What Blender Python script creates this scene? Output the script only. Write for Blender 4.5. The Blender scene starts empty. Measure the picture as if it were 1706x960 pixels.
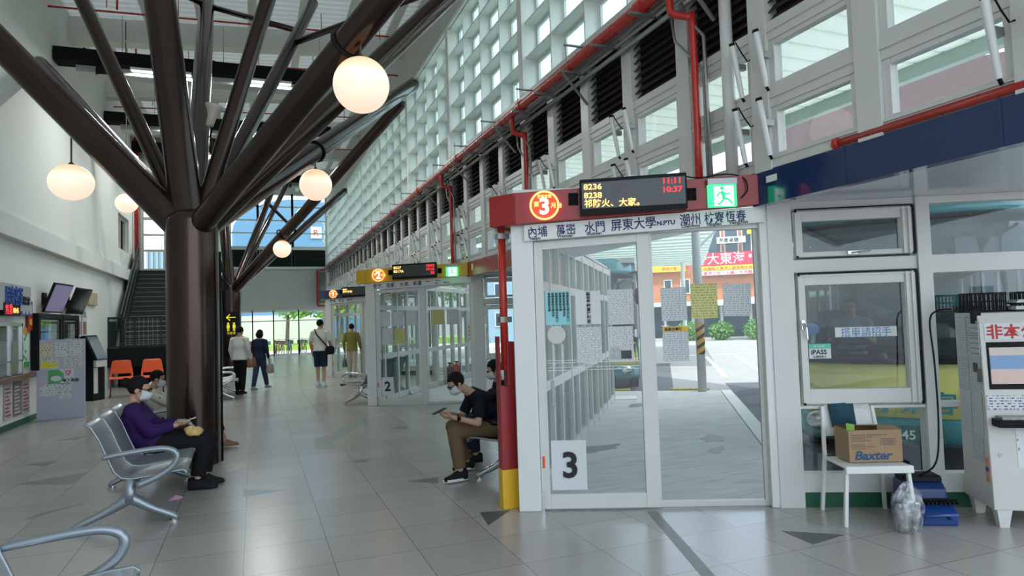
import bpy, bmesh, math, random
from math import sin, cos, pi, radians
from mathutils import Vector, Matrix, Euler
random.seed(7)
sc = bpy.context.scene
COL = sc.collection

# ------------------------------------------------------------------ camera
FPX = 1120.0
def set_camera():
    d = Vector((424-853, 545-480, FPX)); Y = d.normalized()
    h = Vector((1, -0.032, 0)); Z = h.cross(Y).normalized()
    if Z.y > 0: Z = -Z
    X = Y.cross(Z)
    cam = bpy.data.cameras.new('camera'); o = bpy.data.objects.new('camera', cam)
    COL.objects.link(o)
    m = Matrix(((X.x, -X.y, -X.z), (Y.x, -Y.y, -Y.z), (Z.x, -Z.y, -Z.z))).to_4x4()
    m.translation = Vector((0, 0, 1.65))
    o.matrix_world = m
    cam.sensor_width = 36; cam.lens = 36*FPX/1706
    cam.clip_start = .05; cam.clip_end = 600
    sc.camera = o
set_camera()

# ------------------------------------------------------------------ sky, sun, exposure
wd = bpy.data.worlds.new('world'); sc.world = wd; wd.use_nodes = True
nt = wd.node_tree; nt.nodes.clear()
sky = nt.nodes.new('ShaderNodeTexSky'); sky.sky_type = 'NISHITA'; sky.sun_disc = False
sky.sun_elevation = radians(58); sky.sun_rotation = radians(120); sky.air_density = 1.0; sky.dust_density = 2.0
mixw = nt.nodes.new('ShaderNodeMix'); mixw.data_type = 'RGBA'; mixw.inputs[0].default_value = .55
bg = nt.nodes.new('ShaderNodeBackground'); bg.inputs[1].default_value = 0.26
outw = nt.nodes.new('ShaderNodeOutputWorld')
nt.links.new(sky.outputs[0], mixw.inputs[6]); mixw.inputs[7].default_value = (4.2, 4.8, 5.3, 1)
nt.links.new(mixw.outputs[2], bg.inputs[0]); nt.links.new(bg.outputs[0], outw.inputs[0])
sl = bpy.data.lights.new('sun', 'SUN'); sl.energy = 1.75; sl.angle = radians(.6); sl.color = (1, .96, .88)
so = bpy.data.objects.new('sun', sl); COL.objects.link(so)
so.rotation_euler = Vector((.25, .38, -.89)).to_track_quat('-Z', 'Y').to_euler()
sc.view_settings.view_transform = 'Standard'; sc.view_settings.look = 'None'
sc.view_settings.exposure = 1.12; sc.view_settings.gamma = 1.0; sc.view_settings.use_curve_mapping = False
sc.cycles.use_denoising = True
sc.cycles.max_bounces = 10; sc.cycles.diffuse_bounces = 5; sc.cycles.glossy_bounces = 4
sc.cycles.transparent_max_bounces = 40; sc.cycles.transmission_bounces = 6
sc.cycles.sample_clamp_indirect = 6; sc.cycles.caustics_reflective = False; sc.cycles.caustics_refractive = False

# ------------------------------------------------------------------ materials
MATS = {}
def mat(name, col, rough=.5, metal=0., noise=.06, scale=6., emit=None, estr=0., bump=0., spec=None, coat=0.):
    if name in MATS: return MATS[name]
    m = bpy.data.materials.new(name); m.use_nodes = True; t = m.node_tree
    p = t.nodes['Principled BSDF']
    tc = t.nodes.new('ShaderNodeTexCoord'); nz = t.nodes.new('ShaderNodeTexNoise')
    nz.inputs['Scale'].default_value = scale; nz.inputs['Detail'].default_value = 5
    t.links.new(tc.outputs['Object'], nz.inputs['Vector'])
    mx = t.nodes.new('ShaderNodeMix'); mx.data_type = 'RGBA'
    c = Vector(col[:3])
    mx.inputs[6].default_value = (*[max(0, v*(1-noise)) for v in c], 1)
    mx.inputs[7].default_value = (*[min(1, v*(1+noise)) for v in c], 1)
    t.links.new(nz.outputs['Fac'], mx.inputs[0]); t.links.new(mx.outputs[2], p.inputs['Base Color'])
    mr = t.nodes.new('ShaderNodeMapRange'); mr.inputs[3].default_value = max(.02, rough-.06); mr.inputs[4].default_value = min(1, rough+.06)
    t.links.new(nz.outputs['Fac'], mr.inputs[0]); t.links.new(mr.outputs[0], p.inputs['Roughness'])
    p.inputs['Metallic'].default_value = metal
    if spec is not None: p.inputs['Specular IOR Level'].default_value = spec
    if coat: p.inputs['Coat Weight'].default_value = coat; p.inputs['Coat Roughness'].default_value = .08
    if emit is not None:
        p.inputs['Emission Color'].default_value = (*emit, 1); p.inputs['Emission Strength'].default_value = estr
    if bump:
        b = t.nodes.new('ShaderNodeBump'); b.inputs['Strength'].default_value = bump; b.inputs['Distance'].default_value = .01
        t.links.new(nz.outputs['Fac'], b.inputs['Height']); t.links.new(b.outputs[0], p.inputs['Normal'])
    MATS[name] = m; return m

def glass_mat(name, tint, ior=1.45, rough=0.0):
    m = bpy.data.materials.new(name); m.use_nodes = True; t = m.node_tree; t.nodes.clear()
    o = t.nodes.new('ShaderNodeOutputMaterial'); tr = t.nodes.new('ShaderNodeBsdfTransparent'); tr.inputs[0].default_value = (*tint, 1)
    gl = t.nodes.new('ShaderNodeBsdfGlossy'); gl.inputs['Roughness'].default_value = rough; gl.inputs[0].default_value = (.9, .95, 1, 1)
    lw = t.nodes.new('ShaderNodeLayerWeight'); lw.inputs[0].default_value = .5     # Schlick reflectance, the same from both faces
    pw = t.nodes.new('ShaderNodeMath'); pw.operation = 'POWER'; pw.inputs[1].default_value = 5; t.links.new(lw.outputs['Facing'], pw.inputs[0])
    fr = t.nodes.new('ShaderNodeMath'); fr.operation = 'MULTIPLY_ADD'; fr.inputs[1].default_value = .55; fr.inputs[2].default_value = .03 if ior > 1.4 else .015; t.links.new(pw.outputs[0], fr.inputs[0])
    mx = t.nodes.new('ShaderNodeMixShader')
    t.links.new(fr.outputs[0], mx.inputs[0]); t.links.new(tr.outputs[0], mx.inputs[1]); t.links.new(gl.outputs[0], mx.inputs[2])
    t.links.new(mx.outputs[0], o.inputs[0]); MATS[name] = m; return m

def streak(m, col, sc=(1, 6, 1), scale=3., lo=.55, hi=.72, amt=.6):
    t = m.node_tree; p = t.nodes['Principled BSDF']; tc = t.nodes.new('ShaderNodeTexCoord'); mp = t.nodes.new('ShaderNodeMapping'); mp.inputs[3].default_value = sc; mp.inputs[2].default_value = (0, 0, -.42)
    nz = t.nodes.new('ShaderNodeTexNoise'); nz.inputs['Scale'].default_value = scale; nz.inputs['Detail'].default_value = 8; t.links.new(tc.outputs['Object'], mp.inputs[0]); t.links.new(mp.outputs[0], nz.inputs['Vector'])
    mr = t.nodes.new('ShaderNodeMapRange'); mr.inputs[1].default_value = lo; mr.inputs[2].default_value = hi; mr.inputs[4].default_value = amt; t.links.new(nz.outputs['Fac'], mr.inputs[0])
    old = p.inputs['Base Color'].links[0].from_socket; mx = t.nodes.new('ShaderNodeMix'); mx.data_type = 'RGBA'; mx.inputs[7].default_value = (*col, 1); t.links.new(old, mx.inputs[6]); t.links.new(mr.outputs[0], mx.inputs[0]); t.links.new(mx.outputs[2], p.inputs['Base Color'])
def printed_mat(name, base, ink, sx=6., sy=60., cover=.5, seed=0.):
    """paper with rows of small printed words (object space x / z)"""
    m = bpy.data.materials.new(name); m.use_nodes = True; t = m.node_tree; p = t.nodes['Principled BSDF']
    tc = t.nodes.new('ShaderNodeTexCoord'); sp = t.nodes.new('ShaderNodeSeparateXYZ'); t.links.new(tc.outputs['Object'], sp.inputs[0])
    def mth(op, a, b=None):
        n = t.nodes.new('ShaderNodeMath'); n.operation = op
        for i, v in enumerate((a, b)):
            if v is None: continue
            if isinstance(v, (int, float)): n.inputs[i].default_value = v
            else: t.links.new(v, n.inputs[i])
        return n.outputs[0]
    row = mth('FRACT', mth('MULTIPLY', sp.outputs[2], sy)); line = mth('LESS_THAN', row, .5)
    cb = t.nodes.new('ShaderNodeCombineXYZ'); t.links.new(mth('MULTIPLY', sp.outputs[0], sx*14), cb.inputs[0])
    t.links.new(mth('FLOOR', mth('MULTIPLY', sp.outputs[2], sy)), cb.inputs[1]); cb.inputs[2].default_value = seed
    nz = t.nodes.new('ShaderNodeTexNoise'); nz.inputs['Scale'].default_value = 1.; nz.inputs['Detail'].default_value = 2
    t.links.new(cb.outputs[0], nz.inputs['Vector'])
    ink_f = mth('MULTIPLY', line, mth('GREATER_THAN', nz.outputs['Fac'], 1-cover))
    mx = t.nodes.new('ShaderNodeMix'); mx.data_type = 'RGBA'; mx.inputs[6].default_value = (*base, 1); mx.inputs[7].default_value = (*ink, 1)
    t.links.new(ink_f, mx.inputs[0]); t.links.new(mx.outputs[2], p.inputs['Base Color']); p.inputs['Roughness'].default_value = .75
    MATS[name] = m; return m

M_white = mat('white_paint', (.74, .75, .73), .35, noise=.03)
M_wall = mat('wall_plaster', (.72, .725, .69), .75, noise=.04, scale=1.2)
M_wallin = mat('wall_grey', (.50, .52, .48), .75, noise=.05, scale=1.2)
M_frame = mat('aluminium_white', (.66, .66, .63), .32, noise=.03)
M_grey = mat('grey_steel', (.30, .31, .30), .35, .7)
M_chrome = mat('chrome', (.62, .63, .64), .16, 1.)
M_bench = mat('bench_steel', (.30, .33, .36), .3, .85, noise=.1, scale=40)
M_benchleg = mat('bench_leg_paint', (.27, .31, .34), .32, .6)
M_bronze = mat('bronze_tube', (.054, .036, .030), .19, .75, noise=.2, scale=2)
M_black = mat('black_paint', (.010, .010, .011), .45, spec=.12)
M_blackm = mat('black_matte', (.009, .009, .010), .8, spec=.12)
M_darkgreen = mat('dark_green_steel', (.03, .045, .045), .4, .3, spec=.12)
M_red = mat('red_paint', (.32, .014, .012), .3, noise=.1)
M_redpipe = mat('red_pipe', (.48, .03, .02), .28, noise=.12)
M_yellow = mat('yellow_paint', (.72, .42, .02), .35, noise=.08)
M_blue = mat('blue_fascia', (.008, .028, .105), .12, noise=.08, coat=.6)
M_louver = mat('louvre_dark', (.055, .045, .038), .6, spec=.12)
M_louverg = mat('louvre_green', (.03, .04, .038), .6, spec=.12)
M_green = mat('green_kick', (.012, .10, .05), .5)
M_paper = printed_mat('paper_print', (.66, .68, .68), (.34, .35, .36), 5, 70, .5)
M_paper2 = printed_mat('paper_print_loose', (.60, .63, .64), (.34, .35, .37), 5, 52, .5, 3.)
M_papery = printed_mat('paper_yellow', (.62, .60, .25), (.30, .29, .10), 5, 44, .5, 5.)
M_paperb = printed_mat('paper_cyan', (.30, .66, .70), (.04, .12, .14), 5, 30, .1, 9.)
M_plainp = mat('paper_plain', (.68, .70, .70), .7, noise=.02)
M_cyanp = mat('paper_plain_cyan', (.30, .66, .70), .7, noise=.02)
M_ink = mat('ink_black', (.012, .012, .014), .6)
M_navyink = mat('ink_navy', (.012, .02, .11), .6)
M_redink = mat('ink_red', (.55, .02, .02), .6)
M_skin = mat('skin', (.50, .30, .21), .55, noise=.08, scale=9)
M_skin2 = mat('skin_tan', (.42, .24, .16), .55, noise=.08, scale=9)
M_hair = mat('hair', (.009, .007, .007), .75, noise=.3, scale=40, spec=.15)
M_mask = mat('mask_cloth', (.58, .64, .66), .8)
M_concrete = mat('concrete', (.60, .61, .60), .85, noise=.2, scale=2.2, bump=.1)
streak(M_concrete, (.36, .37, .37), (.8, 7, 1), 2.2, .5, .68, .55)
M_road = mat('road', (.33, .33, .32), .9, noise=.12, scale=1.5)
M_line = mat('road_paint', (.80, .80, .78), .8)
M_asph = mat('asphalt_dark', (.09, .10, .11), .85, noise=.2, scale=8)
M_roofb = mat('roof_beam', (.66, .66, .61), .5, noise=.04)
M_orange = mat('orange_plastic', (.80, .10, .02), .35)
M_globe = mat('globe_glass', (.5, .45, .38), .3, noise=.0, emit=(1., .80, .56), estr=.42)
def _globe_grad():
    t = M_globe.node_tree; p = t.nodes['Principled BSDF']; tc = t.nodes.new('ShaderNodeTexCoord'); sp = t.nodes.new('ShaderNodeSeparateXYZ'); r = t.nodes.new('ShaderNodeValToRGB')
    mr = t.nodes.new('ShaderNodeMapRange'); mr.inputs[1].default_value = -.26; mr.inputs[2].default_value = .26
    t.links.new(tc.outputs['Object'], sp.inputs[0]); t.links.new(sp.outputs[2], mr.inputs[0]); t.links.new(mr.outputs[0], r.inputs[0]); t.links.new(r.outputs[0], p.inputs['Emission Color'])
    e = r.color_ramp.elements; e[0].color = (1, .74, .56, 1); e[1].color = (.95, .52, .22, 1)
    q = e.new(.45); q.color = (1, .84, .66, 1); q = e.new(.62); q.color = (1.2, 1.0, .78, 1); q = e.new(.75); q.color = (1, .76, .48, 1)
_globe_grad()
M_leaf = mat('leaf_green', (.12, .30, .05), .6, noise=.5, scale=3)
M_leafl = mat('leaf_light', (.25, .45, .09), .6, noise=.4, scale=3)
M_bark = mat('bark', (.16, .12, .08), .9, noise=.3)
M_glass = glass_mat('window_glass', (.94, .96, .955))
M_glassd = glass_mat('window_glass_dim', (.86, .90, .89))
M_glassb = glass_mat('bus_glass', (.62, .67, .67))
M_glassc = glass_mat('clerestory_glass', (.80, .90, .86), 1.35)
def translucent_mat(name, col, f, tcol):
    m = mat(name, col, .5, noise=.05, scale=1); t = m.node_tree; p = t.nodes['Principled BSDF']; o = t.nodes['Material Output']
    tr = t.nodes.new('ShaderNodeBsdfTranslucent'); tr.inputs[0].default_value = (*tcol, 1); mx = t.nodes.new('ShaderNodeMixShader'); mx.inputs[0].default_value = f
    t.links.new(p.outputs[0], mx.inputs[1]); t.links.new(tr.outputs[0], mx.inputs[2]); t.links.new(mx.outputs[0], o.inputs[0]); return m
M_roofm = translucent_mat('roof_sheet', (.50, .52, .49), .075, (.95, 1, .96))
M_canopy = translucent_mat('canopy_sheet', (.62, .72, .66), .42, (.97, 1, .96))
def led(name, c, s): return mat(name, (.02, .02, .02), .5, noise=0, emit=c, estr=s)
M_ledy = led('led_amber', (1, .52, .12), 1.3); M_ledr = led('led_red', (1, .02, .03), 1.1)
M_neon = led('neon_red', (1, .06, .01), .55); M_neonw = led('neon_white', (1, .80, .62), 1.6); M_neonr = led('neon_ring', (1, .36, .12), 1.3)
M_exitg = led('exit_green', (.03, .75, .22), 1.0); M_exitw = led('exit_white', (.85, 1, .9), 1.2)
M_screen = mat('led_board', (.05, .052, .055), .3)

# ------------------------------------------------------------------ mesh helpers
class MB:
    def __init__(s): s.bm = bmesh.new()
    def _add(s, verts, faces):
        vs = [s.bm.verts.new(v) for v in verts]
        for f in faces:
            try: s.bm.faces.new([vs[i] for i in f])
            except ValueError: pass
        return vs
    def box(s, x0, x1, y0, y1, z0, z1):
        return s._add([(x, y, z) for z in (z0, z1) for y in (y0, y1) for x in (x0, x1)],
                      [(0, 2, 3, 1), (4, 5, 7, 6), (0, 1, 5, 4), (2, 6, 7, 3), (0, 4, 6, 2), (1, 3, 7, 5)])
    def hexa(s, lo, hi):   # two quads of 4 points
        return s._add(list(lo)+list(hi), [(3, 2, 1, 0), (4, 5, 6, 7), (0, 1, 5, 4), (1, 2, 6, 5), (2, 3, 7, 6), (3, 0, 4, 7)])
    def bar(s, p0, p1, w, h, up=(0, 0, 1)):
        p0, p1 = Vector(p0), Vector(p1); d = (p1-p0).normalized(); u = Vector(up)
        if abs(d.dot(u)) > .98: u = Vector((1, 0, 0))
        r = d.cross(u).normalized()*w/2; q = r.cross(d).normalized()*h/2
        return s.hexa([p0-r-q, p0+r-q, p0+r+q, p0-r+q], [p1-r-q, p1+r-q, p1+r+q, p1-r+q])
    def tube(s, pts, r, seg=10, caps=True, fine=0):
        pts = [Vector(p) for p in pts]; n = len(pts); rs = list(r) if isinstance(r, (list, tuple)) else [r]*n
        if fine:                                   # Catmull-Rom rounding of the path
            P, Q = [], []
            for i in range(n-1):
                a, b, c, d = pts[max(i-1, 0)], pts[i], pts[i+1], pts[min(i+2, n-1)]
                for k in range(fine):
                    t = k/fine; P.append(.5*((2*b)+(c-a)*t+(2*a-5*b+4*c-d)*t*t+(3*b-a-3*c+d)*t**3)); Q.append(rs[i]+(rs[i+1]-rs[i])*t)
            pts = P+[pts[-1]]; rs = Q+[rs[-1]]; n = len(pts)
        rings = []; ref = None
        for i, p in enumerate(pts):
            d = (pts[min(i+1, n-1)]-pts[max(i-1, 0)]).normalized()
            if ref is None:
                ref = Vector((0, 0, 1)) if abs(d.z) < .9 else Vector((1, 0, 0))
            a = (ref-d*ref.dot(d)).normalized(); b = d.cross(a); ref = a
            rings.append([s.bm.verts.new(p+(a*cos(2*pi*k/seg)+b*sin(2*pi*k/seg))*rs[i]) for k in range(seg)])
        for i in range(n-1):
            for k in range(seg):
                s.bm.faces.new((rings[i][k], rings[i][(k+1) % seg], rings[i+1][(k+1) % seg], rings[i+1][k]))
        if caps:
            s.bm.faces.new(rings[0][::-1]); s.bm.faces.new(rings[-1])
    def sphere(s, c, r, su=20, sv=12, scale=(1, 1, 1), rot=None):
        m = Matrix.Translation(Vector(c)) @ (rot.to_4x4() if rot else Matrix()) @ Matrix.Diagonal((*[r*k for k in scale], 1))
        return bmesh.ops.create_uvsphere(s.bm, u_segments=su, v_segments=sv, radius=1, matrix=m)['verts']
    def lathe(s, prof, c=(0, 0, 0), seg=24):
        c = Vector(c); rings = []
        for r, z in prof:
            rings.append([s.bm.verts.new(c+Vector((r*cos(2*pi*k/seg), r*sin(2*pi*k/seg), z))) for k in range(seg)])
        for i in range(len(rings)-1):
            for k in range(seg):
                s.bm.faces.new((rings[i][k], rings[i][(k+1) % seg], rings[i+1][(k+1) % seg], rings[i+1][k]))
        s.bm.faces.new(rings[0][::-1]); s.bm.faces.new(rings[-1])
    def prism(s, poly, z0, z1):
        n = len(poly)
        return s._add([(x, y, z0) for x, y in poly]+[(x, y, z1) for x, y in poly],
                      [tuple(range(n))[::-1], tuple(range(n, 2*n))]+[(i, (i+1) % n, n+(i+1) % n, n+i) for i in range(n)])
    def extrude(s, poly, a, b, axis='x'):   # poly in the other two axes
        f = {'x': lambda t, u, v: (t, u, v), 'y': lambda t, u, v: (u, t, v)}[axis]; n = len(poly)
        return s._add([f(a, *p) for p in poly]+[f(b, *p) for p in poly],
                      [tuple(range(n))[::-1], tuple(range(n, 2*n))]+[(i, (i+1) % n, n+(i+1) % n, n+i) for i in range(n)])
    def torus(s, c, R, r, axis='y', seg=28, sub=8, arc=2*pi):
        c = Vector(c); n = seg if arc > 6.2 else seg+1
        ax = {'y': (Vector((1, 0, 0)), Vector((0, 0, 1))), 'x': (Vector((0, 1, 0)), Vector((0, 0, 1))), 'z': (Vector((1, 0, 0)), Vector((0, 1, 0)))}[axis]
        w = ax[0].cross(ax[1]); rings = []
        for i in range(n):
            a = arc*i/seg; d = ax[0]*cos(a)+ax[1]*sin(a)
            rings.append([s.bm.verts.new(c+d*(R+r*cos(2*pi*k/sub))+w*r*sin(2*pi*k/sub)) for k in range(sub)])
        for i in range(n if arc > 6.2 else n-1):
            for k in range(sub):
                s.bm.faces.new((rings[i][k], rings[i][(k+1) % sub], rings[(i+1) % n][(k+1) % sub], rings[(i+1) % n][k]))
    def loft(s, rings, cap=True):
        rs = [[s.bm.verts.new(v) for v in r] for r in rings]; n = len(rs[0])
        for i in range(len(rs)-1):
            for k in range(n): s.bm.faces.new((rs[i][k], rs[i][(k+1) % n], rs[i+1][(k+1) % n], rs[i+1][k]))
        if cap: s.bm.faces.new(rs[0][::-1]); s.bm.faces.new(rs[-1])
    def build(s, name, m, parent=None, loc=None, rot=None, smooth=False, bevel=0, kind=None):
        bmesh.ops.recalc_face_normals(s.bm, faces=s.bm.faces)
        me = bpy.data.meshes.new(name); s.bm.to_mesh(me); s.bm.free(); me.materials.append(m)
        if smooth: me.shade_smooth()
        o = bpy.data.objects.new(name, me); COL.objects.link(o)
        if smooth == 'auto':
            md = o.modifiers.new('es', 'EDGE_SPLIT'); md.split_angle = radians(38)
        if bevel:
            b = o.modifiers.new('bevel', 'BEVEL'); b.width = bevel; b.segments = 2; b.limit_method = 'ANGLE'
        if parent: o.parent = parent
        if loc is not None: o.location = loc
        if rot is not None: o.rotation_euler = rot if not isinstance(rot, (int, float)) else (0, 0, rot)
        if kind: o['kind'] = kind
        return o

def tag(o, label=None, cat=None, group=None, kind=None):
    if label: o['label'] = label
    if cat: o['category'] = cat
    if group: o['group'] = group
    if kind: o['kind'] = kind
    return o
def thing(name, label, cat, loc=(0, 0, 0), rz=0, group=None, kind=None):
    o = bpy.data.objects.new(name, None); COL.objects.link(o); o.empty_display_size = .1
    o.location = loc; o.rotation_euler = (0, 0, rz)
    return tag(o, label, cat, group, kind)
def copy_tree(o, parent=None):
    c = o.copy(); COL.objects.link(c)
    if parent: c.parent = parent
    for ch in list(o.children): copy_tree(ch, c)
    return c
def to_mesh_obj(tmp, name, m, parent):
    bpy.context.view_layer.update()
    dg = bpy.context.evaluated_depsgraph_get()
    me = bpy.data.meshes.new_from_object(tmp.evaluated_get(dg)); me.name = name
    return me
def text(s, size, m, parent=None, loc=(0, 0, 0), rot=(pi/2, 0, 0), name='lettering', align='LEFT', ext=.0008, bold=0., sx=1., shear=0.):
    cu = bpy.data.curves.new('t', 'FONT'); cu.body = s; cu.size = size; cu.align_x = align; cu.extrude = ext; cu.resolution_u = 3
    cu.offset = bold; cu.shear = shear
    t = bpy.data.objects.new('t', cu); COL.objects.link(t)
    me = to_mesh_obj(t, name, m, parent)
    bpy.data.objects.remove(t); bpy.data.curves.remove(cu)
    if sx != 1:
        for v in me.vertices: v.co.x *= sx
    me.materials.clear(); me.materials.append(m)
    o = bpy.data.objects.new(name, me); COL.objects.link(o)
    o.location = loc; o.rotation_euler = rot
    if parent: o.parent = parent
    return o
def w2(p, A, ang):   # local (x,y,z) of a frame to world
    c, s = cos(ang), sin(ang)
    return (A[0]+p[0]*c-p[1]*s, A[1]+p[0]*s+p[1]*c, p[2])
ORD = ['first', 'second', 'third', 'fourth', 'fifth', 'sixth', 'seventh', 'eighth', 'ninth', 'tenth', 'eleventh', 'twelfth', 'thirteenth', 'fourteenth', 'fifteenth', 'sixteenth', 'seventeenth', 'eighteenth', 'nineteenth', 'twentieth']
# ------------------------------------------------------------------ plan of the sawtooth front
PER = 8.25
def A_(k): return (2.12, 5.45+PER*k)
def B_(k): return (4.05, 4.58+PER*k)
DANG = math.atan2(-.87, 1.93); WANG = math.atan2(-.70, 1.34)
WL = 2.72
def We(k): b = B_(k); return (b[0]+WL*cos(WANG), b[1]+WL*sin(WANG))
RANG = math.atan2(We(1)[1]-A_(0)[1], We(1)[0]-A_(0)[0]); RL = math.hypot(We(1)[1]-A_(0)[1], We(1)[0]-A_(0)[0])

# ------------------------------------------------------------------ floor
def floor_mat():
    m = bpy.data.materials.new('floor_tiles'); m.use_nodes = True; t = m.node_tree; p = t.nodes['Principled BSDF']
    tc = t.nodes.new('ShaderNodeTexCoord'); mp = t.nodes.new('ShaderNodeMapping'); mp.inputs[1].default_value = (.093, -.17, 0)
    t.links.new(tc.outputs['Object'], mp.inputs[0])
    br = t.nodes.new('ShaderNodeTexBrick'); br.offset = 0; br.squash = 1
    br.inputs['Scale'].default_value = 1; br.inputs['Brick Width'].default_value = .589; br.inputs['Row Height'].default_value = .589
    br.inputs['Mortar Size'].default_value = .0035; br.inputs['Mortar Smooth'].default_value = .2; br.inputs['Bias'].default_value = 0
    br.inputs['Color1'].default_value = (.31, .285, .255, 1); br.inputs['Color2'].default_value = (.355, .33, .30, 1); br.inputs['Mortar'].default_value = (.13, .127, .123, 1)
    t.links.new(mp.outputs[0], br.inputs['Vector'])
    nz = t.nodes.new('ShaderNodeTexNoise'); nz.inputs['Scale'].default_value = 2.5; nz.inputs['Detail'].default_value = 6
    mp2 = t.nodes.new('ShaderNodeMapping'); mp2.inputs[3].default_value = (.6, .9, 1); t.links.new(tc.outputs['Object'], mp2.inputs[0]); t.links.new(mp2.outputs[0], nz.inputs['Vector'])
    mx = t.nodes.new('ShaderNodeMix'); mx.data_type = 'RGBA'; mx.blend_type = 'MULTIPLY'; mx.inputs[0].default_value = .12
    t.links.new(br.outputs['Color'], mx.inputs[6]); t.links.new(nz.outputs['Color'], mx.inputs[7])
    hs = t.nodes.new('ShaderNodeHueSaturation'); hs.inputs['Saturation'].default_value = .75; hs.inputs['Value'].default_value = 1.2
    t.links.new(mx.outputs[2], hs.inputs['Color']); t.links.new(hs.outputs[0], p.inputs['Base Color'])
    mr = t.nodes.new('ShaderNodeMapRange'); mr.inputs[3].default_value = .2; mr.inputs[4].default_value = .32
    p.inputs['Roughness'].default_value = .23
    p.inputs['Specular IOR Level'].default_value = .7
    return m
poly = [(-4.2, -8), (-4.2, 40.2), (4.2, 40.2), (4.2, 30)]
for k in (2, 1, 0):
    if k == 2: poly += [We(3)]
    poly += [A_(k), B_(k), We(k)]
poly += [(2.12, -2.8), (4.0, -8)]
mb = MB(); mb.prism(poly, -.12, 0); mb.build('floor', floor_mat(), kind='structure')

# ------------------------------------------------------------------ left wall
mb = MB()
# wall with a window opening at y 24.4-26.2, z 4.3-5.5 ; thickness outward
WX0, WX1 = -4.25, -4.0
for (y0, y1, z0, z1) in ((-7.0, 24.3, 0, 9.3), (24.3, 26.2, 0, 4.3), (24.3, 26.2, 5.45, 9.3), (26.2, 27.5, 0, 9.3)):
    mb.box(WX0, WX1, y0, y1, z0, z1)
mb.build('wall_left', M_wall, kind='structure')
mb = MB(); mb.box(-4.0, -3.86, 0.0, 27.0, 3.33, 3.70); mb.build('trim_1', M_wall, kind='structure')
mb = MB(); mb.box(-4.0, -3.985, 0, 16.0, 0, .11); mb.build('baseboard_left', M_green, kind='structure')
w = thing('window_1', None, None, kind='structure')
mb = MB(); mb.box(-4.2, -4.1, 24.3, 26.2, 4.3, 4.38); mb.box(-4.2, -4.1, 24.3, 26.2, 5.37, 5.45); mb.box(-4.2, -4.1, 25.2, 25.28, 4.38, 5.37)
mb.box(-4.2, -4.1, 24.3, 24.38, 4.38, 5.37); mb.box(-4.2, -4.1, 26.12, 26.2, 4.38, 5.37); mb.build('window_frame', M_frame, w)
mb = MB(); mb.box(-4.19, -4.17, 24.3, 26.2, 4.3, 5.45); mb.build('pane', M_blackm, w)

# ------------------------------------------------------------------ stair-head wall (y = 27.3) with the glazed door
mb = MB()
for (x0, x1, z0, z1) in ((-4.0, -3.78, 0, 9.3), (-2.25, -1.2, 0, 9.3), (-3.78, -2.25, 0, 3.78), (-3.78, -2.25, 6.6, 9.3)):
    mb.box(x0, x1, 27.3, 27.5, z0, z1)
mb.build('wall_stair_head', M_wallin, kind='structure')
d = thing('door_1', None, None, (0, 27.35, 0), kind='structure')
mb = MB()
for x0, x1 in ((-3.78, -3.70), (-3.05, -2.98), (-2.97, -2.90), (-2.33, -2.25)): mb.box(x0, x1, 0, .07, 3.78, 5.75)
for z0, z1 in ((3.78, 3.88), (4.50, 4.57), (5.08, 5.15), (5.65, 5.76), (6.52, 6.6)): mb.box(-3.78, -2.25, .005, .065, z0, z1)
mb.box(-3.78, -3.70, .01, .06, 5.75, 6.6); mb.box(-2.33, -2.25, .01, .06, 5.75, 6.6)
mb.build('door_frame', M_frame, d)
mb = MB(); mb.box(-3.72, -2.3, .03, .036, 3.85, 6.55); mb.build('pane', M_glass, d)
for x in (-3.12, -2.84):
    mb = MB(); mb.tube([(x, 0, 4.55), (x, -.06, 4.58), (x, -.06, 5.05), (x, 0, 5.08)], .012, 8); mb.build('door_handle', M_chrome, d, smooth=True)
mb = MB(); mb.box(-1.4, -1.2, 27.5, 40, 0, 9.3); mb.build('wall_side_hall', M_wallin, kind='structure')

# ------------------------------------------------------------------ back wall (y = 40)
mb = MB()
mb.box(-1.2, 4.2, 40.0, 40.25, 2.55, 4.9); mb.box(3.75, 4.2, 39.98, 40.25, 0, 2.55); mb.box(-1.2, 4.2, 40.0, 40.25, 9.15, 9.6)
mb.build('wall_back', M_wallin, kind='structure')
mb = MB(); mb.box(-1.2, 4.0, 39.9, 40.0, 4.86, 4.98); mb.box(-1.2, 4.0, 39.92, 40.05, 5.95, 6.1); mb.build('trim_2', M_frame, kind='structure')
n = 2
for i, (x0, x1) in enumerate(((-1.2, .25), (.25, 2.1), (2.1, 3.95))):
    w = thing('window_%d' % n, None, None, (0, 40.02, 0), kind='structure'); n += 1
    mb = MB(); mb.box(x0-.06, x0+.06, -.06, .06, 4.98, 9.15); mb.box(x1-.06, x1+.06, -.06, .06, 4.98, 9.15)
    for z in (6.12, 6.9, 7.62, 8.4, 9.1): mb.box(x0+.06, x1-.06, -.04, .04, z-.035, z+.035)
    mb.build('window_frame', M_frame, w)
    mb = MB(); mb.box(x0+.06, x1-.06, -.005, .005, 6.12, 9.12); mb.build('pane', M_glass, w)
    mb = MB()
    for j in range(9):
        z = 5.02+j*.105
        mb.hexa([(x0+.07, -.05, z), (x1-.07, -.05, z), (x1-.07, -.04, z), (x0+.07, -.04, z)], [(x0+.07, .04, z+.1), (x1-.07, .04, z+.1), (x1-.07, .05, z+.1), (x0+.07, .05, z+.1)])
    mb.box(x0+.07, x1-.07, .06, .08, 5.0, 6.0)
    mb.build('louvre', M_louverg, w)
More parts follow.
